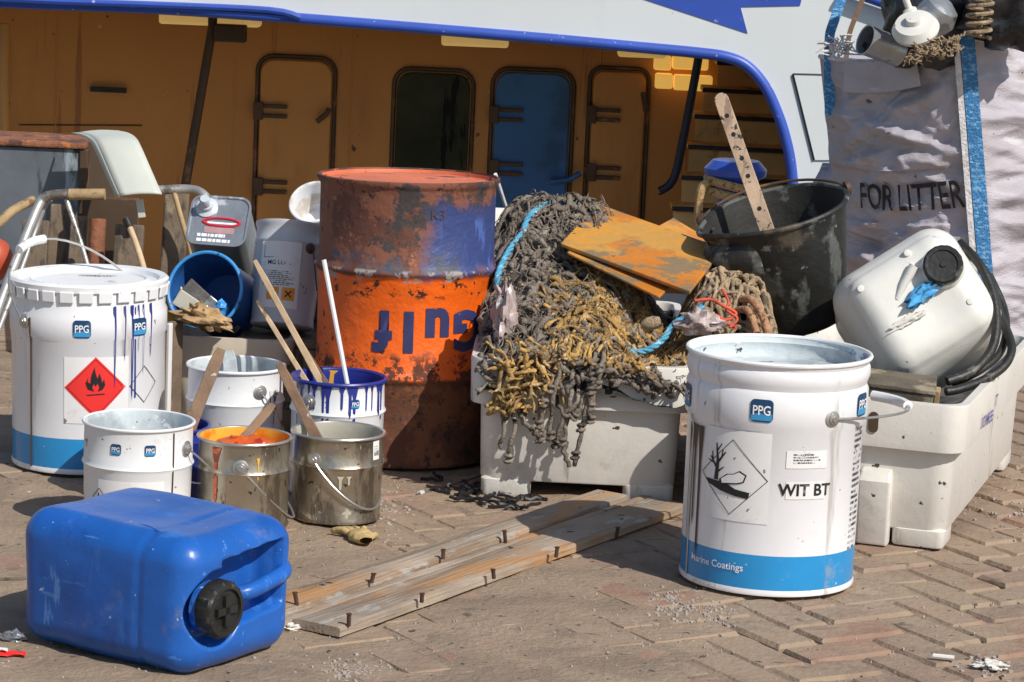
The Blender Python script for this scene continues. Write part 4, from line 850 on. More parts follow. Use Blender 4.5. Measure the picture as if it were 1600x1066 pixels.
board('narrow orange plywood strip sticking out under the muddy orange board', A, B_, C_ , .005, ORANGEBOARD)
A, B_, C_ = P(1012, 362, 5.42), P(1086, 408, 5.30), P(1052, 340, 5.60)
board('orange plywood board whose corner shows behind the black bucket', A, B_, C_, .007, ORANGEBOARD)

# ================================================================== BLACK BUCKET
base = P(1250, 503, 5.27); topc = P(1212, 328, 5.236)
ax = (topc - base); Hb = ax.length
bb = thing('rubber_bucket', 'scuffed black rubber bucket tilted on the netting with a wooden stick inside', 'bucket', base)
bb.rotation_euler = axis_matrix((0, 0, 0), ax).to_euler()
def black_prof(a0=0):
    return [(.084, 0), (.088, .004), (.094, .02), (.128, Hb - .03), (.133, Hb - .012), (.137, Hb)]
pr, io = shell(black_prof(), .006, .012)
mb = MB().lathe(pr, 56, [1 if i > io else 0 for i in range(len(pr) - 1)])
for v in mb.v:                         # pouring spout pulled out of the left wall
    ang = math.atan2(v.y, v.x); d = abs((ang - R(200) + pi) % (2 * pi) - pi); zt = max(0, (v.z - Hb * .55) / (Hb * .45))
    k = math.exp(-(d / .30) ** 2) * zt * .020
    if v.xy.length > .05: v.x += cos(ang) * k; v.y += sin(ang) * k
mb.build('body', [RUBBER, RUBIN], bb)
rimpts = []
for k in range(60):
    ang = 2 * pi * k / 60; d = abs((ang - R(200) + pi) % (2 * pi) - pi); q = .136 + math.exp(-(d / .30) ** 2) * .020
    rimpts.append(Vector((q * cos(ang), q * sin(ang), Hb)))
MB().tube(rimpts, .0052, 8, closed=True).build('rim', RUBBER, bb)
# folded carrying flap under the spout
MB().grid(lambda a, b: Vector(((.124 + .040 * sin(pi * b) * sin(pi * a)) * cos(R(172 + 76 * a)), (.124 + .040 * sin(pi * b) * sin(pi * a)) * sin(R(172 + 76 * a)), Hb * (.62 + .33 * b))), 12, 8).build('grip_flap', RUBBER, bb, solid=.004)
hp = [Vector((.145 * cos(t), .145 * sin(t), Hb + .010 * sin((t - R(15)) / R(150) * pi))) for t in [R(15 + 150 * k / 20) for k in range(21)]]
MB().tube(hp, .0028, 7).build('handle', DKSTEEL, bb)
for k in (0, 20):
    mm = axis_matrix(hp[k], Vector((hp[k].x, hp[k].y, 0)), Vector((0, 0, 1)))
    MB().lathe([(0, -.004), (.014, -.004), (.014, .002), (.007, .008), (0, .008)], 12, M=mm).build('ear', DKSTEEL, bb)
a = P(1232, 455, 5.22); b = P(1124, 146, 5.30)
t = thing('measuring_stick', 'long pale wooden stick spattered black with drilled holes standing in the black bucket', 'stick', a)
d = b - a; mm = axis_matrix((0, 0, 0), d, Vector((1, -.15, 0)))
ol = []
Lh = d.length; wd = .0135
prof2 = [(-wd * 1.05, 0), (wd * 1.05, 0)] + [(wd * 1.0, Lh - wd)] + [(wd * cos(R(q)), Lh - wd + wd * sin(R(q))) for q in range(15, 180, 15)] + [(-wd * 1.0, Lh - wd)]
th_ = .0045
vs = [mm @ Vector((x, -th_, z)) for x, z in prof2] + [mm @ Vector((x, th_, z)) for x, z in prof2]; n_ = len(prof2)
MB().add(vs, [tuple(range(n_)), tuple(range(n_, 2 * n_))[::-1]] + [(k, k + n_, (k + 1) % n_ + n_, (k + 1) % n_) for k in range(n_)]).build('shaft', WOODSTAIN, t, smooth=0, bevel=.001)
for q in (.045, .082, .13, .165, .23):
    MB().lathe([(0, -.0008), (.0042, -.0008), (.0042, .0006), (0, .0006)], 12, M=mm @ axis_matrix((0, -th_ - .0002, Lh - q), (0, -1, 0))).build('hole', BLACK, t)

# ================================================================== JERRYCANS
def rounded_block(size, r_, n=26, disp=None, pw=1.0):
    hx, hy, hz_ = [s / 2 for s in size]; core = Vector((hx - r_, hy - r_, hz_ - r_)); mb = MB(); key = {}
    vs = []; fs = []
    def vert(p):
        k = (round(p.x, 5), round(p.y, 5), round(p.z, 5))
        if k not in key: key[k] = len(vs); vs.append(p.copy())
        return key[k]
    for axis in range(3):
        for sg in (-1, 1):
            g_ = []
            for i in range(n + 1):
                row = []
                for j in range(n + 1):
                    p = [0, 0, 0]; p[axis] = sg * 1.0; o1, o2 = [q for q in range(3) if q != axis]
                    p[o1] = -1 + 2 * i / n; p[o2] = -1 + 2 * j / n
                    q = Vector((p[0] * hx, p[1] * hy, p[2] * hz_)); c = Vector([max(-core[m_], min(core[m_], q[m_])) for m_ in range(3)])
                    dv = q - c; dv = dv.normalized() * r_ if dv.length > 1e-9 else Vector((0, 0, 0))
                    row.append(vert(c + dv))
                g_.append(row)
            for i in range(n):
                for j in range(n): fs.append((g_[i][j], g_[i + 1][j], g_[i + 1][j + 1], g_[i][j + 1]))
    mb.add(vs, fs)
    if disp: mb.v = [disp(v) for v in mb.v]
    return mb
def smst(a, b, x): t = max(0, min(1, (x - a) / (b - a))); return t * t * (3 - 2 * t)
# blue jerrycan lying on its side: local +x = filler end (towards right front), y = across, z = up
BLx, BLy, BLz = .315, .245, .192
near = G(290, 1066); uu = Vector((-.843, .537, 0)).normalized(); vv = Vector((.537, .843, 0)).normalized()
cen = near + uu * (BLx / 2 - .012) + vv * (BLy / 2 - .012)
bj = thing('jerrycan', 'blue plastic jerrycan lying on its side with a black screw cap', 'jerrycan', (cen.x, cen.y, BLz / 2 + .003)); bj.rotation_euler = (0, 0, math.atan2(-uu.y, -uu.x))
capc = Vector((BLx / 2, -.060, -.004))
def bl_disp(v):
    v = v.copy()
    # slightly swollen faces and a slumped top panel with a crease
    if abs(v.z) > BLz * .3: v.z += (.006 if v.z < 0 else .004) * (1 if v.z > 0 else .0) * (1 - (v.x / .16) ** 2)
    v.z += -.006 * math.exp(-((v.x - .03) / .08) ** 2 - ((v.y + .02) / .07) ** 2) * (v.z > BLz * .4)
    v.y += -.005 * (v.y < -BLy * .4) * (1 - (v.x / .16) ** 2) * (1 - (v.z / .1) ** 2)
    if v.x > BLx * .40:
        k = smst(BLx * .40, BLx * .47, v.x)
        rc = math.hypot(v.y - capc.y, v.z - capc.z); dep = .034 * (1 - smst(.045, .056, rc))
        # long grip recess running across the end, rising to the far upper side
        yy = v.y; zz = v.z - .012
        if yy > -.05:
            dep = max(dep, .050 * (1 - smst(.040, .050, abs(zz - .010 * (yy + .05) / .15))) * (1 - smst(.070, .095, yy)))
        v.x -= dep * k
    v += v.normalized() * (.0022 * noise.noise(v * 16) + .0030 * noise.noise(v * 7))
    if abs(v.x - .072) < .006 and v.x < .1: v -= Vector((0, v.y, v.z)).normalized() * .0016
    return v
rounded_block((BLx, BLy, BLz), .040, 60, bl_disp).build('body', BLUEJ, bj, smooth=80)
cm = axis_matrix(capc + Vector((-.022, 0, 0)), (1, 0, 0), (0, 0, 1))
MB().lathe([(0, 0), (.036, 0), (.036, .010), (.033, .012), (.033, .022), (0, .022)], 32, M=cm).build('neck', BLUEJ, bj)
pr = []
cap = MB(); n_ = 48
for (rr_, zz) in ((.020, .012), (.0385, .012), (.0395, .016), (.0390, .034), (.036, .038), (.030, .0385), (.029, .034), (.0, .033)):
    pr.append((rr_, zz))
cap.lathe(pr, n_, M=Matrix.Identity(4))
for v in cap.v:
    r0 = v.xy.length
    if .035 < r0 and .013 < v.z < .036: k = 1 + .035 * (1 if int((math.atan2(v.y, v.x) + pi) / (2 * pi) * 24 * 2) % 2 else -1); v.x *= k; v.y *= k
cap.box((0, .0, .036), (.042, .010, .008)).box((0, 0, .036), (.010, .042, .008))
cap.xf(cm).build('cap', CAPB, bj, smooth=30)
hb = MB().tube(spline([(BLx / 2 - .026, -.015, -.002), (BLx / 2 - .004, .005, .004), (BLx / 2 - .001, .045, .010), (BLx / 2 - .004, .085, .016), (BLx / 2 - .022, .108, .018)], 6), .0115, 12)
for v in hb.v: v.z += .003; v.x += .003
hb.build('handle', BLUEJ, bj, smooth=80)
for (yy, zz) in ((.098, -.060), (.085, .062), (.06, -.072), (-.02, -.078), (-.06, .070), (.104, .03)):
    MB().lathe([(0, -.003), (.006, -.003), (.005, .003), (0, .0045)], 12, M=axis_matrix((BLx / 2 - .006 - (.010 if abs(yy) > .09 or abs(zz) > .07 else 0), yy, zz), (1, 0, 0))).build('moulded_stud', BLUEJ, bj)
MB().tube([Vector((-.02, -.085, BLz / 2 - .002)) + Vector((k * .016, .012 * sin(k * .6), -.0015 * sin(k))) for k in range(9)], .0022, 6).build('crease', BLUEJ, bj)

# white jerrycan wedged in the right box: local +z = filler end (towards lens)
wc = P(1436, 478, 5.02); zd = Vector((-.14, -.93, .34)).normalized(); xd = Vector((cos(R(-32)), 0, -sin(R(-32)))); xd = _r * cos(R(32)) + _u * sin(R(32))
wj = thing('jerrycan', 'dirty white plastic jerrycan with black cap wedged at an angle in the right box', 'jerrycan', wc + (-zd) * .10); wj.rotation_euler = axis_matrix((0, 0, 0), zd, xd).to_euler()
WX, WY, WZ = .258, .246, .29
def wj_disp(v):
    v = v.copy()
    if v.z > .05: k = 1 - .14 * smst(.05, .14, v.z); v.x *= k; v.y *= k
    if v.z > WZ * .42:
        v.z += .006 - .012 * math.exp(-((v.x - .02) / .07) ** 2 - ((v.y + .04) / .05) ** 2)
    v += v.normalized() * .004 * noise.noise(v * 9); return v
rounded_block((WX, WY, WZ), .056, 34, wj_disp).build('body', WHITEJ, wj, smooth=80)
cpos = Vector((.068, .028, WZ / 2 + .003))
MB().lathe([(0, 0), (.040, 0), (.036, .010), (0, .010)], 28, M=Matrix.Translation(cpos)).build('neck', WHITEJ, wj)
cap = MB().lathe([(.010, .006), (.034, .006), (.0355, .010), (.0350, .024), (.032, .028), (.026, .0275), (.025, .025), (.006, .0245), (.005, .027), (0, .027)], 40)
for v in cap.v:
    if v.xy.length > .033 and v.z < .026: k = 1 + .02 * (int((math.atan2(v.y, v.x) + pi) / (2 * pi) * 40) % 2); v.x *= k; v.y *= k
cap.xf(Matrix.Translation(cpos)).build('cap', CAPB, wj, smooth=30)
MB().tube([cpos + Vector((-.042, .028, .008)), cpos + Vector((-.075, .012, .003)), cpos + Vector((-.10, -.005, -.002))], [.010, .008, .006], 8).build('handle', WHITEJ, wj, smooth=80)
for (x, y) in ((-.075, .075), (.03, .085), (.075, -.05), (-.065, -.065)):
    MB().lathe([(0, -.006), (.008, -.006), (.006, .002), (0, .003)], 14, M=Matrix.Translation((x, y, WZ / 2 - .001))).build('moulded_stud', WHITEJ, wj)
c = P(1432, 450, wc.y - .16)
wmat = axis_matrix(wj.location, zd, xd)
c = wmat @ Vector((.012, .005, WZ / 2 + .012))
rag = crumple('blue_rag', 'torn bright blue rag caught beside the cap of the white jerrycan', 'rag', c, (.034, .012, .011), BLUECLOTH, 31, amp=.7, rot=axis_matrix((0, 0, 0), zd, _r * cos(R(40)) + _u * sin(R(40))).to_euler())
c = wmat @ Vector((-.035, -.020, WZ / 2 + .006))
crumple('torn_label', 'torn dirty paper strip stuck below the blue rag on the white jerrycan', 'paper scrap', c, (.034, .007, .005), PAPERL, 33, amp=.6, rot=axis_matrix((0, 0, 0), zd, _r * cos(R(28)) + _u * sin(R(28))).to_euler())
t = thing('rubber_hose', 'black rubber hose coiled round the right side of the white jerrycan', 'hose', P(1510, 395, 5.08)); o0 = t.location.copy()
mb = MB()
for path, r_ in (([(1500, 380, 5.12), (1530, 412, 5.06), (1550, 455, 5.02), (1557, 500, 4.98), (1550, 545, 4.94), (1520, 580, 4.9), (1480, 596, 4.88)], .0085), ([(1520, 398, 5.14), (1548, 440, 5.08), (1562, 490, 5.03), (1578, 530, 4.98), (1580, 552, 4.95), (1566, 575, 4.92), (1535, 595, 4.89), (1500, 608, 4.86), (1478, 612, 4.85)], .0080), ([(1546, 430, 5.12), (1568, 480, 5.08), (1572, 520, 5.02), (1560, 555, 4.97), (1530, 580, 4.93), (1490, 600, 4.9)], .007)):
    mb.tube([p - o0 for p in spline([P(*q) for q in path], 7)], r_, 9)
mb.build('coil', HOSE, t, smooth=80)
a, b = P(1342, 602, 4.86), P(1462, 614, 4.83); t = thing('wooden_case', 'flat brown wooden case lying inside the front rim of the right box', 'case', (a + b) / 2 + Vector((0, .03, -.012)), (R(6), R(3.5), R(-9)))
MB().box((0, 0, 0), (.135, .09, .034)).build('body', CRATEW, t, smooth=0, bevel=.002)
MB().box((0, 0, .0215), (.141, .096, .009)).build('lid', CRATEW, t, smooth=0, bevel=.002)
MB().box((.074, -.01, .005), (.010, .03, .03)).build('latch', TANWOOD, t, smooth=0, bevel=.002)
# filling inside the right box so that the things in it are carried
t = thing('junk_sack', 'dark sacking filling the right fish box under the white jerrycan', 'sack', (B2.x, B2.y, 0), (0, 0, rzb))
MB().grid(lambda a, b: Vector((-.178 + .356 * a, .04 + .78 * b, .165 + .025 * noise.noise(Vector((a * 5, b * 8, 2))))), 14, 22).build('fabric', BLACKBAG, t, smooth=80, solid=.01)

# ================================================================== BEIGE TUB AND WHAT IT HOLDS
c = P(357, 535, 5.36); tw = .232
tub = thing('plastic_tub', 'dirty beige plastic tub full of tipped pails behind the white tins', 'tub', (c.x, c.y, .003)); zt = c.z + .006
MB().loft([rrect(tw + a, .30 + a, .03, z, 5, (0, .15)) for a, z in ((-.05, 0), (-.045, .004), (-.006, zt - .05), (.012, zt - .05), (.016, zt - .044), (.018, zt), (-.004, zt), (-.010, zt - .006), (-.06, .01))]).build('body', BEIGE, tub, smooth=35)
MB().grid(lambda a, b: Vector((-.10 + .2 * a, .02 + .26 * b, zt - .05 + .02 * noise.noise(Vector((a * 4, b * 4, 1))))), 10, 12).build('rubbish', NETD, tub, smooth=80, solid=.01)
# grey panel standing in for the shaded left side of the tub
a = P(252, 505, 5.28); b = P(262, 650, 5.26); t = thing('shaded_tub_side', 'grey panel with a pale edge standing in for the shaded side of the beige tub', 'board', (a.x + .01, 5.27, 0), (0, 0, R(62)))
MB().box((0, 0, a.z / 2 + .003), (.10, .012, a.z)).build('sheet', OLDWOOD, t, smooth=0, bevel=.002)
MB().box((-.0, -.009, a.z / 2 + .003), (.012, .008, a.z)).build('edge_strip', WHITE, t, smooth=0, bevel=.002)
# blue bucket lying open end to lens
bc = P(320, 453, 5.40); zd2 = Vector((-.22, -.92, .32)).normalized()
bk = thing('blue_bucket', 'blue plastic bucket tipped towards the lens with brushes and a tan rag inside', 'bucket', bc - zd2 * .15); bk.rotation_euler = axis_matrix((0, 0, 0), zd2, _r).to_euler()
pr, io = shell([(.056, 0), (.058, .004), (.0735, .145), (.0745, .15)], .002, .006)
MB().lathe(pr, 48, [1 if i > io else 0 for i in range(len(pr) - 1)]).build('body', [BLUEB, BLUEB], bk)
torus_rim(bk, .0745, .15, .0035, BLUERIM)
bkm = axis_matrix(bk.location, zd2, _r)
def in_b(x, y, z): return bkm @ Vector((x, y, z))
t = thing('paint_brush', 'wide dark paint brush lying diagonally inside the tipped blue bucket', 'brush', in_b(-.035, .0, .11)); t.rotation_euler = axis_matrix((0, 0, 0), bkm.to_3x3() @ Vector((.62, -.55, -.35)), bkm.to_3x3() @ Vector((.5, .6, 0))).to_euler()
MB().box((0, 0, .0), (.042, .012, .05), taper=.9).build('bristles', BRISTLE, t, smooth=0, bevel=.002)
MB().box((0, 0, .036), (.040, .013, .024)).build('ferrule', SCRAPG, t, smooth=0, bevel=.002)
MB().loft([rrect(a, .012, .004, z, 2) for a, z in ((.036, .048), (.022, .06), (.018, .09), (.022, .11))]).build('handle', CAPB, t)
t = thing('paint_brush', 'pale bristled paint brush lying below the dark one in the tipped blue bucket', 'brush', in_b(-.046, -.018, .125)); t.rotation_euler = axis_matrix((0, 0, 0), bkm.to_3x3() @ Vector((.66, -.42, -.3)), bkm.to_3x3() @ Vector((.4, .7, 0))).to_euler()
MB().box((0, 0, .0), (.034, .010, .045), taper=.9).build('bristles', GREYP, t, smooth=0, bevel=.002)
MB().box((0, 0, .032), (.032, .011, .02)).build('ferrule', SCRAPG, t, smooth=0, bevel=.002)
MB().loft([rrect(a, .01, .004, z, 2) for a, z in ((.028, .042), (.018, .055), (.014, .09))]).build('handle', CAPB, t)
crumple('tan_rag', 'stained tan rag spilling from the tipped blue bucket over the tub rim', 'rag', P(318, 497, 5.30), (.050, .03, .022), CLOTH, 51, amp=.55, rot=(0, R(14), 0))
crumple('blue_tape', 'small bright blue plastic scrap beside the tan rag in the tipped bucket', 'plastic scrap', in_b(.028, -.035, .13), (.013, .010, .016), BLUERIM, 53, amp=.4)
# thinner can, top towards the lens
zc_ = P(342, 347, 5.62); zd3 = Vector((-.06, -.80, .60)).normalized(); xd3 = _r * cos(R(-7)) + _u * sin(R(-7))
tc_ = thing('thinner_can', 'rectangular metal thinner can tilted back with grey spout and red printed loop', 'can', zc_ - zd3 * .19); tc_.rotation_euler = axis_matrix((0, 0, 0), zd3, xd3).to_euler(); tc_.scale = (1.03, 1.03, 1.03)
MB().loft([rrect(.112, .104, .018, 0, 5), rrect(.116, .108, .02, .004, 5), rrect(.114, .106, .02, .008, 5), rrect(.114, .106, .02, .180, 5), rrect(.119, .111, .022, .184, 5), rrect(.119, .111, .022, .190, 5), rrect(.111, .103, .019, .190, 5), rrect(.109, .101, .018, .1865, 5)]).build('body', CANM, tc_, smooth=30)
MB().lathe([(0, 0), (.022, 0), (.022, .004), (.014, .008), (.013, .016), (.0105, .018), (.0105, .034), (.008, .038), (0, .038)], 24, M=Matrix.Translation((-.028, .028, .186))).build('spout', SPOUT, tc_)
lp = [Vector((.036 * cos(2 * pi * k / 30) * (1 + .03 * cos(6 * pi * k / 15)), .009 * sin(2 * pi * k / 30), .1875)) + Vector((.006, -.002, 0)) for k in range(30)]
MB().tube(lp, .0026, 6, closed=True).build('printed_loop', REDP, tc_)
finish(flat_polys([[(-.028, -.002), (.03, -.002), (.03, .002), (-.028, .002)]]), 'print_bar', LOGOWHITE, tc_, lambda x, y: Vector((x + .006, y - .004, .1872)))
finish(flat_polys([rr2(.06, .014, .004)]), 'print_patch', PINKP, tc_, lambda x, y: Vector((x + .004, y - .020, .1871)))
finish(flat_polys(textlines(.075, .022, 2, rng, .6)), 'embossed_print', LOGOWHITE, tc_, lambda x, y: Vector((x, y - .038, .1873)))
# leaning grey-white pail
pb0 = P(440, 512, 5.44); pt0 = P(442, 352, 5.50); axp = (pt0 - pb0 + Vector((.0, .0, 0)))
gp_ = thing('labelled_pail', 'grey white pail with hazard squares on its label leaning against the drum', 'pail', pb0); gp_.rotation_euler = (axis_matrix((0, 0, 0), axp + Vector((.018, 0, 0)), Vector((1, .0, 0)))).to_euler()
Hp = axp.length
prof = [(.058, 0), (.062, .002), (.0625, .006), (.061, .012), (.0665, Hp - .045), (.069, Hp - .042), (.069, Hp - .036), (.0670, Hp - .032), (.068, Hp - .010), (.071, Hp - .006), (.071, Hp)]
MB().lathe([(0, 0)] + prof + [(.066, Hp), (.064, Hp - .004), (0, Hp - .004)], 48).build('body', PAILG, gp_)
rg_ = prof_r(prof)
finish(flat_polys([[(-.045, -.068), (.040, -.068), (.040, .062), (-.045, .062)]]), 'label', PAPER, gp_, cyl_fn(rg_, -8, .098, .0008), .01)
finish(flat_polys(textlines(.070, .030, 8, rng, .45)), 'label_print', PRINT, gp_, cyl_fn(rg_, -8, .088, .0013), .01)
finish(flat_polys(frame2(.076, .024, .001)), 'label_lines', BLACK, gp_, cyl_fn(rg_, -8, .140, .0013), .01)
finish(text_bm('MG LOW', .012, .01), 'label_lettering', BLACK, gp_, cyl_fn(rg_, -10, .118, .0013), .006)
for k, xx in enumerate((-14, 14)):
    hz = finish(flat_polys([[(-.0125, -.0125), (.0125, -.0125), (.0125, .0125), (-.0125, .0125)]]), 'hazard_sign', HAZORANGE, gp_, cyl_fn(rg_, xx - 4, .058, .0013), .006)
    sym = [[(-.007, -.005), (-.005, -.007), (.007, .005), (.005, .007)], [(-.007, .005), (-.005, .007), (.007, -.005), (.005, -.007)]] if k else [[(-.0015, -.008), (.0015, -.008), (.0015, .008), (-.0015, .008)], [(-.006, .002), (.006, .004), (.006, .006), (-.006, .004)]]
    finish(flat_polys(sym[:1] if False else sym), 'hazard_pictogram', BLACK, hz, cyl_fn(rg_, xx - 4, .058, .0018), .006)
mm = axis_matrix(cyl_fn(rg_, 42, Hp - .05, .0)(0, 0), cyl_fn(rg_, 42, 0, 0)(0, 0).xy.to_3d(), (0, 0, 1))
MB().lathe([(0, -.003), (.011, -.003), (.011, .002), (.006, .006), (0, .006)], 16, M=mm).build('ear', DKSTEEL, gp_)
MB().tube([cyl_fn(rg_, 44, Hp - .052, .006)(0, 0), cyl_fn(rg_, 52, Hp - .09, .008)(0, 0), cyl_fn(rg_, 66, Hp - .13, .007)(0, 0)], .0015, 6).build('handle', DKSTEEL, gp_)
# crate carrying the leaning pail
t = thing('wooden_crate', 'low brown wooden crate behind the navy rimmed tin, carrying the labelled pail', 'crate', (pb0.x + .02, 5.47, 0))
zc0 = pb0.z - .012
MB().box((0, 0, zc0 - .012), (.20, .16, .016)).build('top', OLDWOOD, t, smooth=0, bevel=.002)
for k in range(3): MB().box((0, -.078, .03 + k * (zc0 - .05) / 2.4), (.20, .012, .045)).build('slat', OLDWOOD, t, smooth=0, bevel=.002)
for sx in (-1, 1):
    for sy in (-1, 1): MB().box((sx * .088, sy * .058, (zc0 - .02) / 2), (.02, .02, zc0 - .022)).build('post', OLDWOOD, t, smooth=0, bevel=.002)
# yellow lid between
c = P(250, 437, 5.45); t = thing('yellow_lid', 'yellow round lid leaning behind the tall lidded pail', 'lid', c - Vector((0, 0, .05)), (R(70), 0, R(20)))
MB().lathe([(0, 0), (.052, 0), (.055, .003), (.055, .012), (.051, .012), (.050, .006), (0, .006)], 40).build('disc', YLID, t)
t = thing('plastic_drum', 'upright dark plastic drum standing behind the tub under the thinner can', 'drum', (c.x + .10, c.y + .40, .003))
MB().lathe([(0, 0), (.085, 0), (.09, .01), (.09, c.z - .15), (.082, c.z - .12), (.05, c.z - .10), (0, c.z - .10)], 36).build('body', CAPB, t)
# white bowl-like pail behind the drum
c = P(492, 316, 5.62); t = thing('white_bucket', 'white bucket tipped forward, half hidden behind the rusty drum', 'bucket', c); t.rotation_euler = axis_matrix((0, 0, 0), Vector((-.15, -.70, .70)), _r).to_euler()
pr, io = shell([(.035, -.075), (.038, -.072), (.048, -.006), (.050, 0)], .003, -.068)
MB().lathe(pr, 40, [1 if i > io else 0 for i in range(len(pr) - 1)]).build('body', [WHITE, WHITE_DRIP], t); torus_rim(t, .050, 0, .0035, WHITE)
t = thing('steel_pail', 'grey steel pail stacked upright behind the rusty drum', 'pail', (c.x + .03, c.y + .06, .003))
MB().lathe([(0, 0), (.075, 0), (.078, .004), (.085, c.z - .09), (.088, c.z - .085), (.08, c.z - .083), (0, c.z - .085)], 36).build('body', SCRAPG, t)
a, b = P(806, 372, 5.58), P(774, 272, 5.48); t = thing('white_rod', 'thin white rod leaning against the top right edge of the rusty drum', 'rod', a)
MB().tube([Vector((0, 0, 0)), b - a], .0035, 8).build('shaft', WHITE, t)

# ================================================================== LEFT BACKGROUND CLUTTER
c = P(40, 232, 6.75); x1 = P(128, 240, 6.5).x
t = thing('steel_tank', 'grey drip stained steel tank with a rusty rim at the left edge', 'tank', (x1 - .45, 6.5, .003))
zt = P(60, 232, 6.5).z
MB().box((0, .10, zt / 2), (.9, .20, zt)).build('body', GREYTANK, t, smooth=0, bevel=.01)
MB().box((0, .10, zt + .007), (.92, .22, .014)).build('rim', RUST, t, smooth=0, bevel=.004)
MB().box((.455, .02, zt / 2), (.02, .05, zt)).build('corner_post', DKSTEEL, t, smooth=0, bevel=.003)
# pale curved cover
t = thing('curved_cover', 'pale cream curved plastic cover hooked over the scrap at left', 'cover', P(150, 230, 6.3)); o0 = t.location.copy()
pa = spline([P(121, 207, 6.42), P(137, 211, 6.36), P(148, 219, 6.31), P(156, 234, 6.28), P(171, 269, 6.24), P(187, 306, 6.20)], 6); wv = P(185, 204, 6.42) - P(121, 207, 6.42)
nn = [(p - o0) for p in pa]; dn = Vector((.008, .012, -.006))
MB().grid(lambda a, b: nn[int(round(b * (len(nn) - 1)))] + wv * a - Vector((0, 0, .0)) + Vector((0, -.004 * sin(pi * a), .004 * sin(pi * a))), 6, len(nn) - 1).build('shell', OFFWHITE, t, smooth=60, solid=.006)
MB().grid(lambda a, b: nn[int(round(b * (len(nn) - 1)))] + Vector((-.020, .03, -.004)) * a * (1 - .3 * b), 2, len(nn) - 1).build('side_lip', OFFWHITE, t, smooth=60, solid=.004)
q = P(218, 312, 6.24) - o0; MB().bar(q, P(222, 340, 6.24) - o0, .016, .006).build('hook', OFFWHITE, t, smooth=0, bevel=.001)
def pipe_frame(name, label, cat, parts, loc_px):
    o0 = P(*loc_px); t = thing(name, label, cat, o0)
    for nm, path, r_, m in parts:
        MB().tube([p - o0 for p in spline([P(*q) for q in path], 6)], r_, 9).build(nm, m, t, smooth=60)
    return t
fr = pipe_frame('tubular_frame', 'bent aluminium tube frame like a trolley handle behind the lidded pail', 'frame', [
    ('tube', [(-30, 560, 5.75), (5, 460, 5.85), (40, 370, 5.95), (62, 318, 6.0), (76, 306, 6.0), (110, 303, 6.0)], .0105, ALU),
    ('tube', [(-20, 560, 5.80), (15, 470, 5.9), (50, 375, 6.0), (70, 322, 6.02), (80, 312, 6.02)], .006, ALU),
    ('grip', [(108, 304, 6.0), (164, 304, 6.0)], .0125, TANWOOD),
    ('leg', [(104, 312, 6.0), (120, 360, 5.98), (136, 412, 5.96), (150, 470, 5.94)], .0055, ALU)], (5, 460, 5.85))
pipe_frame('tool_handle', 'curved pale wooden tool handle at the left edge before the grey tank', 'handle', [('shaft', [(-40, 380, 6.1), (0, 347, 6.15), (22, 328, 6.2), (52, 313, 6.25)], .011, TANWOOD)], (0, 347, 6.15))
pipe_frame('tubular_frame', 'brownish tube frame with a curved top corner right of the cream cover', 'frame', [
    ('tube', [(200, 298, 6.3), (250, 297, 6.3), (295, 296, 6.3), (318, 304, 6.28), (332, 330, 6.26), (345, 380, 6.2)], .0105, ALU),
    ('strut', [(272, 300, 6.3), (283, 340, 6.28), (300, 400, 6.25), (315, 470, 6.2)], .006, TANWOOD)], (250, 297, 6.3))
pipe_frame('broom_stick', 'slim pale pole with a dark tip beside the cracked planks', 'pole', [('shaft', [(203, 356, 6.1), (214, 385, 6.08), (226, 425, 6.04), (250, 520, 5.98)], .007, WOODL), ('tip', [(197, 342, 6.11), (203, 356, 6.1)], .009, CAPB)], (214, 385, 6.08))
def plank(label, px0, px1, ytop, y, m, ybase=6.05, th=.02, lean=.10):
    a, b = P(px0, ytop, y), P(px1, ytop, y); wd = b.x - a.x; c = (a + b) / 2
    t = thing('wooden_plank', label, 'plank', (c.x, y - lean, 0)); d = Vector((0, lean, c.z))
    MB().bar(Vector((.0, 0, .004)), d, wd, th).build('board', m, t, smooth=0, bevel=.003)
plank('grey brown plank standing left of the others before the steel tank', 36, 78, 345, 6.36, OLDWOOD)
plank('grey brown plank inside the aluminium tube frame', 80, 108, 320, 6.40, OLDWOOD)
plank('short weathered plank next to the rusty bar', 112, 137, 338, 6.34, OLDWOOD)
plank('pointed weathered plank right of the rusty bar', 181, 226, 352, 6.30, OLDWOOD)
plank('tall brown plank leaning against the tube frame corner', 258, 296, 300, 6.42, OLDWOOD)
a = P(153, 342, 6.2); t = thing('rusty_bar', 'flaking orange rusty bar standing between grey planks', 'bar', (a.x, 6.15, 0)); MB().tube([Vector((0, 0, .004)), Vector((0, .05, a.z))], .0185, 10).build('shaft', RUST, t)
# dark sheet filling behind the cover
a, b = P(132, 235, 6.56), P(215, 300, 6.56); t = thing('scrap_sheet', 'dark steel sheet standing behind the cream cover', 'sheet', ((a.x + b.x) / 2, 6.46, 0))
MB().bar(Vector((0, 0, .004)), Vector((-.03, .08, P(170, 225, 6.5).z)), .10, .02).build('plate', DKSTEEL, t, smooth=0, bevel=.003)
t = thing('scrap_sheet', 'low dark board lying upright behind the planks below the cream cover', 'sheet', (P(172, 330, 6.44).x, 6.45, 0)); MB().box((0, 0, .165), (.13, .02, .32)).build('plate', DKSTEEL, t, smooth=0, bevel=.003)
a = P(4, 405, 6.0); t = thing('red_float', 'dull red round float at the left edge below the tool handle', 'float', (a.x - .02, 6.0, a.z))
MB().lathe([(0, -.05), (.02, -.045), (.04, -.02), (.042, .01), (.03, .035), (.012, .045), (.01, .055), (0, .055)], 24).build('body', REDBUOY, t)
a = G(8, 590); t = thing('timber_block', 'orange brown sawn timber block on the paving at the left edge', 'timber', (a.x - .13, a.y + .35, 0), (0, 0, R(8)))
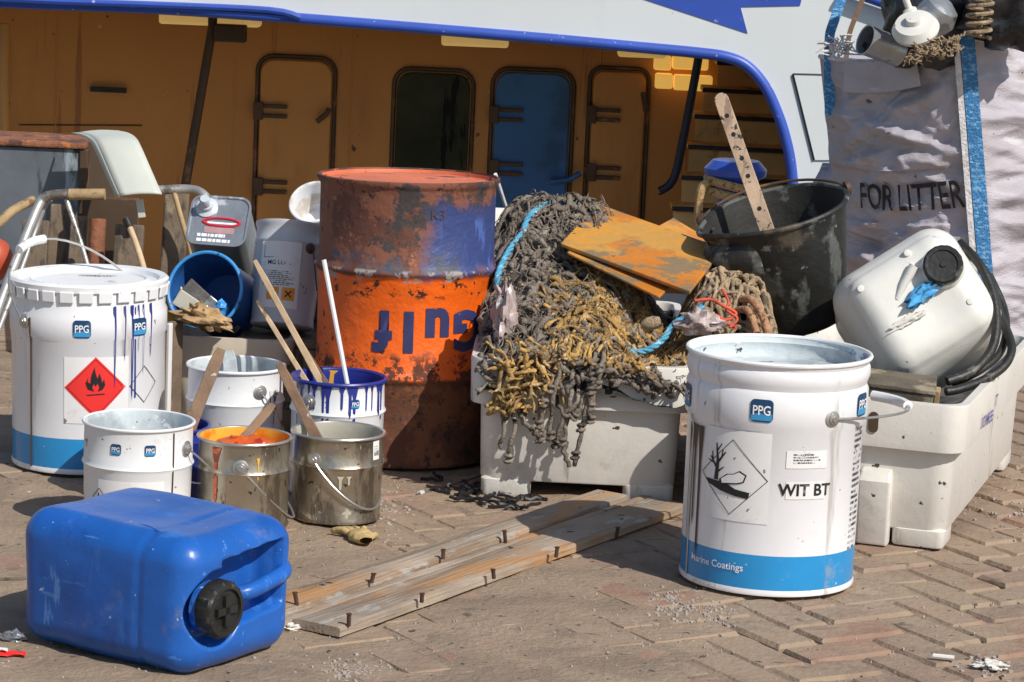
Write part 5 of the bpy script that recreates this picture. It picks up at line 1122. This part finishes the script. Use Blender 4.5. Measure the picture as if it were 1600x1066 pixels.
MB().box((0, 0, .055), (.34, .12, .105)).build('block', PLANK, t, smooth=0, bevel=.004)
t = thing('timber_block', 'long dark timber lying behind the tube frame and carrying the red float', 'timber', (-1.42, 6.02, 0)); MB().box((0, 0, a.z / 2 - .027), (.6, .14, a.z - .058)).build('block', OLDWOOD, t, smooth=0, bevel=.004)

# ================================================================== BULK BAG
Kb = G(1552, 566); lu = Vector((-.74, .673, 0)) * .61; ru = Vector((.673, .74, 0)); BW = .70; NL = Vector((-.673, -.74, 0)); NR = Vector((.74, -.673, 0))
bag = thing('bulk_bag', 'big pale woven bulk bag with black words and blue webbing, full of rubbish', 'bag', (Kb.x, Kb.y, .003))
lean = Vector((-.115, 0, 0)); HB = .765
FOLDS = [(0, .34, .86, .22, .045, -.10, .030), (0, .40, .75, .26, .030, .22, .026), (0, .38, .67, .26, .035, .05, .028), (0, .30, .60, .28, .040, .08, .026), (0, .75, .80, .2, .05, .2, .018), (0, .2, .38, .2, .03, -.2, .022), (0, .6, .30, .3, .035, .1, .020), (0, .3, .2, .3, .04, .1, .02),
         (1, .15, .78, .3, .03, .1, .018), (1, .25, .66, .35, .035, -.15, .026), (1, .15, .55, .25, .04, .3, .028), (1, .2, .44, .3, .03, -.1, .024), (1, .15, .33, .3, .035, .15, .026), (1, .2, .22, .3, .04, -.1, .025)]
def bag_pt(u, v, side):               # u 0..1 from the near corner, v height 0..1
    d = lu if side == 0 else ru; nrm = NL if side == 0 else NR
    top = HB - (.075 * u + .03 * sin(pi * u) if side == 0 else .03 * sin(pi * u) - .01 * u)
    bul = .032 * sin(pi * u) ** .7 * sin(pi * min(1, v * 1.05)) ** .6 if 0 < u < 1 and 0 < v < 1 else 0
    p = d * u * BW + Vector((0, 0, v * top)) + lean * v + nrm * bul
    fold = 0
    fade = sin(pi * min(1, max(0, u))) ** .4
    n_ = noise.noise(Vector((u * 2.4 + side * 5 + 1.3, v * 9 + u * 1.6, side * 3.0))); fold += .024 * (1 - abs(n_) * 2.2)
    n_ = noise.noise(Vector((u * 5 + side * 5, v * 17 - u * 3.5, 4 + side))); fold += .013 * (1 - abs(n_) * 2.2)
    wv = noise.noise(Vector((u * 3.1, v * 4, 9 + side))) * .8
    n_ = noise.noise(Vector((u * 1.5 + 7 * side + wv * .6, v * 19 + u * 3 + wv * 3, 8 + side))); fold += .0075 * (1 - abs(n_) * 3.0)
    n_ = noise.noise(Vector((u * 9 + side, v * 46 - u * 9 + wv * 4, 2 + side))); fold += .0016 * (1 - abs(n_) * 3.0)
    n_ = noise.noise(Vector((u * 26, v * 60, 5 + side))); fold += .0008 * n_
    for (sd, uc, vc, lu_, lv_, sl, am) in FOLDS:
        if sd == side:
            q = (v - vc - sl * (u - uc)) / lv_; e_ = math.exp(-((u - uc) / lu_) ** 4)
            fold += am * e_ * (math.exp(-(q + .35) ** 2 * 2.2) - .55 * math.exp(-(q - 1.1) ** 2 * 1.6))
    if side == 0 and .44 < v < .62: fold *= .5
    p += nrm * fold * fade * (0.35 + .65 * sin(pi * v))
    return p
mb = MB().grid(lambda a, b: bag_pt(a, b, 0), 100, 170)
mb.grid(lambda a, b: bag_pt(a, b, 1), 90, 170)
for s2 in (0, 1):
    other = ru if s2 == 0 else lu
    mb.grid(lambda a, b: (lu if s2 == 0 else ru) * BW + other * BW * a + Vector((0, 0, b * (HB - .07))) + lean * b, 8, 8)
mb.build('fabric', FIBC, bag, smooth=80, recalc=False)
MB().tube([bag_pt(a / 20, 1, 0) for a in range(21)][::-1] + [bag_pt(a / 20, 1, 1) for a in range(1, 21)], .006, 6).build('hem', FRAY, bag)
def bag_fn(u0, v0, side, off):
    nrm = NL if side == 0 else NR
    return lambda x, y: bag_pt(u0 - x / (BW * .61), v0 + y / HB, side) + nrm * off
bm = text_bm('FOR LITTER', .096, .014, sx=.575); finish(bm, 'lettering', BLACK, bag, bag_fn(.405, .525, 0, .009), .006)
def ribbon(path, wd, side_dir, name, m, parent, th=.004):
    pts = spline(path, 6); mb = MB(); loops = []
    for i, p in enumerate(pts):
        d = (pts[min(i + 1, len(pts) - 1)] - pts[max(i - 1, 0)]).normalized(); s_ = (side_dir - d * side_dir.dot(d)).normalized(); n_ = d.cross(s_)
        loops.append([p + s_ * wd / 2 + n_ * th / 2, p - s_ * wd / 2 + n_ * th / 2, p - s_ * wd / 2 - n_ * th / 2, p + s_ * wd / 2 - n_ * th / 2])
    return mb.loft(loops).build(name, m, parent, smooth=50)
fd = Vector((-.3, -.95, 0)).normalized()
cor = lambda v: bag_pt(0, v, 0) + fd * .012
ribbon([cor(v) for v in (.05, .2, .4, .6, .8, .97)] + [cor(1) + Vector((-.012, .01, .05)), cor(1) + Vector((-.06, .04, .14)), cor(1) + Vector((-.13, .10, .24))], .034, Vector((1, -.1, 0)), 'strap', WEB, bag)
ribbon([cor(v) + Vector((-.026, .004, 0)) for v in (.05, .25, .5, .75, .99)], .014, Vector((1, -.1, 0)), 'strap_stitching', FRAY, bag)
pk = bag_pt(.93, 1, 0)
ribbon([bag_pt(.93, .8, 0) + fd * .008 + Vector((0, .0, 0)), pk + Vector((-.0, 0, .03)), pk + Vector((.008, 0, .09)), pk + Vector((.05, .03, .20)), pk + Vector((.12, .06, .26))], .024, Vector((1, 0, 0)), 'strap', WEB, bag)
ribbon([pk + Vector((.05, .06, -.02)), pk + Vector((.055, .06, .06)), pk + Vector((.08, .06, .14)), pk + Vector((.10, .06, .24))], .012, Vector((1, 0, 0)), 'strap', WOODS, bag)
mb = MB()
rn2 = random.Random(3)
for k in range(40):
    p = pk + Vector((.02 + (rn2.random() - .5) * .07, .0, .012 + rn2.random() * .03)); mb.tube([p, p + Vector(((rn2.random() - .5) * .05, -.01, (rn2.random() - .3) * .03)), p + Vector(((rn2.random() - .5) * .08, -.015, (rn2.random() - .5) * .04))], .002, 4)
mb.build('frayed_fibres', FRAY, bag)
pt_ = lambda px, py, y: P(px, py, y)
ribbon([bag_pt(.28 + .5 * k / 5, .945, 0) + Vector((-.012, -.008, 0)) for k in range(6)], .075, Vector((0, 0, 1)), 'pocket_flap', FIBC, bag)
# contents
MB().grid(lambda a, b: lu * BW * (.03 + .94 * a) + ru * BW * (.03 + .94 * b) + lean + Vector((0, 0, HB - .10 + .05 * noise.noise(Vector((a * 4, b * 4, 0))) - .03 * a)), 16, 16).build('rubbish', BLACKBAG, bag, smooth=80)
crumple('rubbish_sack', 'black plastic sack standing out of the bulk bag behind the white cap', 'sack', P(1450, 30, 6.72), (.11, .10, .12), BLACKBAG, 71, amp=.25)
crumple('rubbish_sack', 'dark plastic sack standing out of the bulk bag at the right frame edge', 'sack', P(1580, 15, 6.62), (.11, .10, .095), BLACKBAG, 75, amp=.35)
a = P(1378, 72, 6.62); t = thing('metal_tin', 'shiny grey open tin lying in the top of the bulk bag', 'tin', a); t.rotation_euler = axis_matrix((0, 0, 0), (-.75, -.3, .25), (0, 0, 1)).to_euler()
MB().lathe([(0, -.05), (.034, -.05), (.036, .045), (.038, .048), (.034, .047), (.032, -.04), (0, -.04)], 32).build('body', SCRAPG, t)
a = P(1430, 42, 6.50); t = thing('plastic_dish', 'white dished plastic plate on top of the rubbish in the bulk bag', 'dish', a, (R(35), R(-18), 0))
MB().lathe([(0, .03), (.018, .028), (.02, .016), (.045, .012), (.055, -.006), (.052, -.016), (.0, -.02)], 32).build('body', WHITEJ, t)
a = P(1462, 26, 6.56); t = thing('plastic_flask', 'pale grey round flask behind the white cap in the bulk bag', 'flask', a, (R(20), R(30), 0))
MB().lathe([(0, -.045), (.04, -.03), (.05, 0), (.04, .03), (.015, .045), (0, .046)], 28).build('body', SCRAPG, t)
a = P(1420, 12, 6.54); t = thing('spray_nozzle', 'small white nozzle poking up behind the white cap in the bulk bag', 'nozzle', a, (R(10), R(-25), 0))
MB().lathe([(0, -.03), (.018, -.03), (.016, -.005), (.008, 0), (.008, .03), (0, .03)], 16).build('body', WHITEJ, t)
rn3 = random.Random(8); mb = MB()
a = P(1462, 78, 6.42); t = thing('net_scrap', 'scrap of tan fine netting tucked under the hem of the bulk bag', 'net scrap', a)
for k in range(120):
    x = (rn3.random() - .5) * .11; p = Vector((x, rn3.random() * .05 - .02, x * .32 + (rn3.random() - .5) * .035)); an = rn3.random() * 6.28
    mb.tube([p, p + Vector((cos(an) * .008, -.003, sin(an) * .008)), p + Vector((cos(an + .7) * .017, 0, sin(an + .7) * .015))], .0022, 5)
mb.build('mesh', NETT, t)
a = P(1530, 32, 6.45); t = thing('rope_coil', 'brown rope bundle between the dark sack and the strap of the bulk bag', 'rope', a)
MB().tube([Vector((.028 * cos(q * .5), .02 * sin(q * .5), -.04 + q * .0016)) for q in range(60)], .005, 6).build('coil', NETT, t)
# slumped pale sack behind the bag's left foot
a = P(1285, 260, 6.9); crumple('grey_sack', 'slumped pale grey sack behind the left side of the bulk bag', 'sack', (a.x + .10, 7.05, .22), (.15, .14, .22), FIBC, 81, amp=.15)

GROUPS = {'paint_pail': 'large white paint pails', 'paint_tin': 'open paint tins', 'fish_box': 'plastic fish boxes', 'fishing_net': 'fishing nets in the box', 'wooden_stick': 'thin sticks in the navy rimmed tin', 'stirring_stick': 'paint stirring sticks', 'jerrycan': 'plastic jerrycans', 'plywood_board': 'orange boards on the nets',
          'wooden_plank': 'old planks standing at left', 'paint_brush': 'brushes in the blue bucket', 'blue_rope': 'blue ropes on the nets', 'red_twine': 'red twine on the nets', 'braided_rope': 'peach rope loops', 'rubbish_sack': 'sacks in the bulk bag', 'tubular_frame': 'tube frames at left', 'scrap_sheet': 'scrap sheets at left', 'timber_block': 'timber blocks at left'}
for o in list(COL.objects):
    gname = GROUPS.get(o.name.split('.')[0])
    if gname and o.parent is None and 'label' in o: o['group'] = gname
# ================================================================== THINGS ON THE GROUND
# hatch board of two planks with bolts
A0, A1 = G(530, 1000), G(1075, 803); dA = (A1 - A0); LA = dA.length; dA.normalize(); nA = Vector((-dA.y, dA.x, 0))
hb_ = thing('bolted_boards', 'weathered boards with a row of upright rusty bolts along each side lying on the bricks', 'boards', (A0.x, A0.y, .004), (0, 0, math.atan2(dA.y, dA.x)))
def rough_board(x0, x1, y0, y1, z0, z1, name, m=PLANK, seed=0):
    nx = 40
    def ring(a):
        x = x0 + (x1 - x0) * a; j = lambda k: .0022 * noise.noise(Vector((x * 12 + seed, k * 3.1, seed)))
        e = .006 * noise.noise(Vector((seed, 0, 4.2))) ; sk = (1 - a) * .0
        return [Vector((x, y0 + j(1), z0)), Vector((x, y0 + j(2), z1 - .002)), Vector((x, y0 + .004 + j(3), z1 + j(5) * .5)), Vector((x, (y0 + y1) / 2, z1 + j(7) * .5)), Vector((x, y1 - .004 + j(4), z1 + j(6) * .5)), Vector((x, y1 + j(4), z1 - .002)), Vector((x, y1 + j(8), z0))]
    return MB().loft([ring(k / nx) for k in range(nx + 1)]).build(name, m, hb_, smooth=30)
rough_board(0, LA, 0, .082, .0, .014, 'plank', seed=1.5)
rough_board(-.055, LA + .02, .084, .105, .0, .012, 'plank', seed=3.5)
rough_board(-.05, LA - .03, .107, .172, .0, .019, 'plank', seed=7.5)
loc_m = Matrix.Translation((A0.x, A0.y, .004)) @ Matrix.Rotation(math.atan2(dA.y, dA.x), 4, 'Z')
for (px, py) in ((545, 975), (659, 938), (772, 901), (869, 868), (963, 838), (580, 913), (692, 876), (790, 845), (464, 948)):
    q = loc_m.inverted() @ G(px, py, .020); zb = .013 if q.y < .1 else .018; tx_, ty_ = random.uniform(-.004, .004), random.uniform(-.003, .003); hh_ = random.uniform(.013, .020)
    b_ = MB().tube([Vector((q.x, q.y, zb)), Vector((q.x + tx_, q.y + ty_, zb + hh_))], .0032, 8); b_.lathe([(0, 0), (.0042, 0), (.0042, .002), (0, .002)], 6, M=Matrix.Translation((q.x + tx_, q.y + ty_, zb + hh_ - .001)))
    b_.build('bolt', RUSTBOLT, hb_, smooth=30)
# yellow glove
g = G(562, 848); t = thing('work_glove', 'crumpled dirty yellow glove lying in front of the silver tin', 'glove', (g.x, g.y, 0), (0, 0, R(20)))
mb = MB().grid(lambda a, b: Vector((.018 * cos(2 * pi * a) * (.6 + .6 * sin(pi * b)) * (1 + .2 * noise.noise(Vector((a * 5, b * 5, 0)))), -.035 + .06 * b, max(.0005, .012 + .011 * sin(2 * pi * a) * (.5 + .6 * sin(pi * b)) * (1 + .3 * noise.noise(Vector((a * 7, b * 6, 3))))))), 18, 12)
for k, (dx, ln) in enumerate(((-.014, .026), (-.006, .032), (.002, .033), (.010, .028))):
    mb.tube(spline([Vector((dx, .018, .012)), Vector((dx * 1.6, .03, .016)), Vector((dx * 2.2 - .004, .02 + ln, .010))], 4), [.006] * 4 + [.0055] * 4 + [.004], 7)
mb.tube(spline([Vector((.014, -.01, .012)), Vector((.026, .0, .012)), Vector((.030, .014, .007))], 4), .0055, 7)
mb.build('fabric', GLOVE, t, smooth=80)
# thin rod near the drum foot
a, b = G(655, 772, .004), G(748, 742, .004); t = thing('thin_rod', 'thin pale rod with a white tip lying in the drum shadow', 'rod', a)
MB().tube([Vector((0, 0, 0)), b - a], .003, 7).build('shaft', STEEL, t); MB().tube([Vector((0, 0, .001)), (b - a) * .06 + Vector((0, 0, .001))], .0045, 8).build('tip', WHITE, t)
a, b = G(-60, 908, .005), G(60, 906, .005); t = thing('steel_rod', 'straight dark rod lying on the bricks behind the blue jerrycan', 'rod', a); MB().tube([Vector((0, 0, 0)), (b - a) * 1.4], .0045, 7).build('shaft', OLDWOOD, t)
# black net shreds in front of the left fish box
mb = MB(); g = G(760, 782); rn4 = random.Random(17)
for k in range(46):
    px = 690 + rn4.random() * 140; py = 764 + (px - 690) * .20 + (rn4.random() - .5) * 26; q = G(px, py) - Vector((g.x, g.y, 0)); an = rn4.random() * 6.28; pts = []
    for j in range(5): pts.append(Vector((q.x, q.y, .003 + .006 * rn4.random()))); an += (rn4.random() - .5) * 1.6; q = q + Vector((cos(an) * .011, sin(an) * .011, 0))
    mb.tube(pts, .0022 + .0015 * rn4.random(), 5)
sh = mb.build('net_shreds', BLACK); sh.location = (g.x, g.y, 0); sh['kind'] = 'stuff'
# red and white scrap at lower left
g = G(6, 1025); t = thing('red_scrap', 'red and white torn packaging at the lower left corner', 'packaging', (g.x, g.y, .002), (0, 0, R(12)))
MB().grid(lambda a, b: Vector((-.07 + .10 * a, -.018 + .036 * b * (1 - .5 * a), .003 + .010 * abs(noise.noise(Vector((a * 4, b * 4, 0)))))), 12, 8).build('film', HAZRED, t, solid=.001)
MB().grid(lambda a, b: Vector((-.07 + .075 * a, -.014 + .016 * b, .009 + .008 * abs(noise.noise(Vector((a * 4, b * 4, 0)))))), 10, 6).build('inner_film', PAPERL, t, solid=.001)
g = G(22, 1004); crumple('foil_scrap', 'small grey crumpled foil behind the red packaging', 'foil', (g.x, g.y, .008), (.016, .012, .008), SCRAPG, 91, amp=.6)
g = G(1475, 1033); t = thing('cigarette_end', 'white cigarette end lying on the bricks at lower right', 'cigarette end', (g.x, g.y, .006)); MB().tube([Vector((-.016, .004, 0)), Vector((.014, -.003, 0))], .0038, 8).build('paper', PAPERL, t)
for (px, py, s_, lab) in ((1550, 1046, .02, 'white crumpled paper at the lower right corner'), (452, 986, .014, 'torn white paper strip beside the jerrycan cap'),):
    g = G(px, py); crumple('paper_scrap', lab, 'paper', (g.x, g.y, .006), (s_, s_ * .7, .005), PAPERL, px * .1, amp=.8)
for k, (px, py) in enumerate(((430, 955), (447, 985))): pass
# pale grit, shells and paint flakes trodden into the joints
mb = MB(); rg = random.Random(2)
def flecks(px, py, sx, sy, n, size):
    for k in range(n):
        g = G(px + rg.gauss(0, 1) * sx, py + rg.gauss(0, 1) * sy); s_ = size * (.4 + rg.random()); a = rg.random() * 6.28
        z = max(dirt_z(g.x, g.y), .0) + .0008
        mb.add([Vector((g.x + cos(a + q) * s_ * (.6 + .5 * rg.random()), g.y + sin(a + q) * s_ * (.6 + .5 * rg.random()), z + (.0012 if i < 4 else -.002))) for i, q in enumerate((0, 1.57, 3.14, 4.71, 0, 1.57, 3.14, 4.71))], [(0, 1, 2, 3), (0, 4, 5, 1), (1, 5, 6, 2), (2, 6, 7, 3), (3, 7, 4, 0)])
flecks(1050, 945, 26, 12, 150, .0030); flecks(1120, 965, 30, 10, 90, .0026); flecks(555, 1050, 28, 9, 120, .0028); flecks(1545, 1040, 20, 10, 40, .004)
flecks(500, 850, 200, 60, 120, .0017); flecks(1100, 960, 300, 60, 180, .0017); flecks(200, 1000, 250, 50, 80, .0024); flecks(610, 800, 18, 20, 60, .004); flecks(1560, 780, 40, 40, 60, .003)
mb.build('grit', CHIPS, smooth=0); bpy.data.objects['grit']['kind'] = 'stuff'
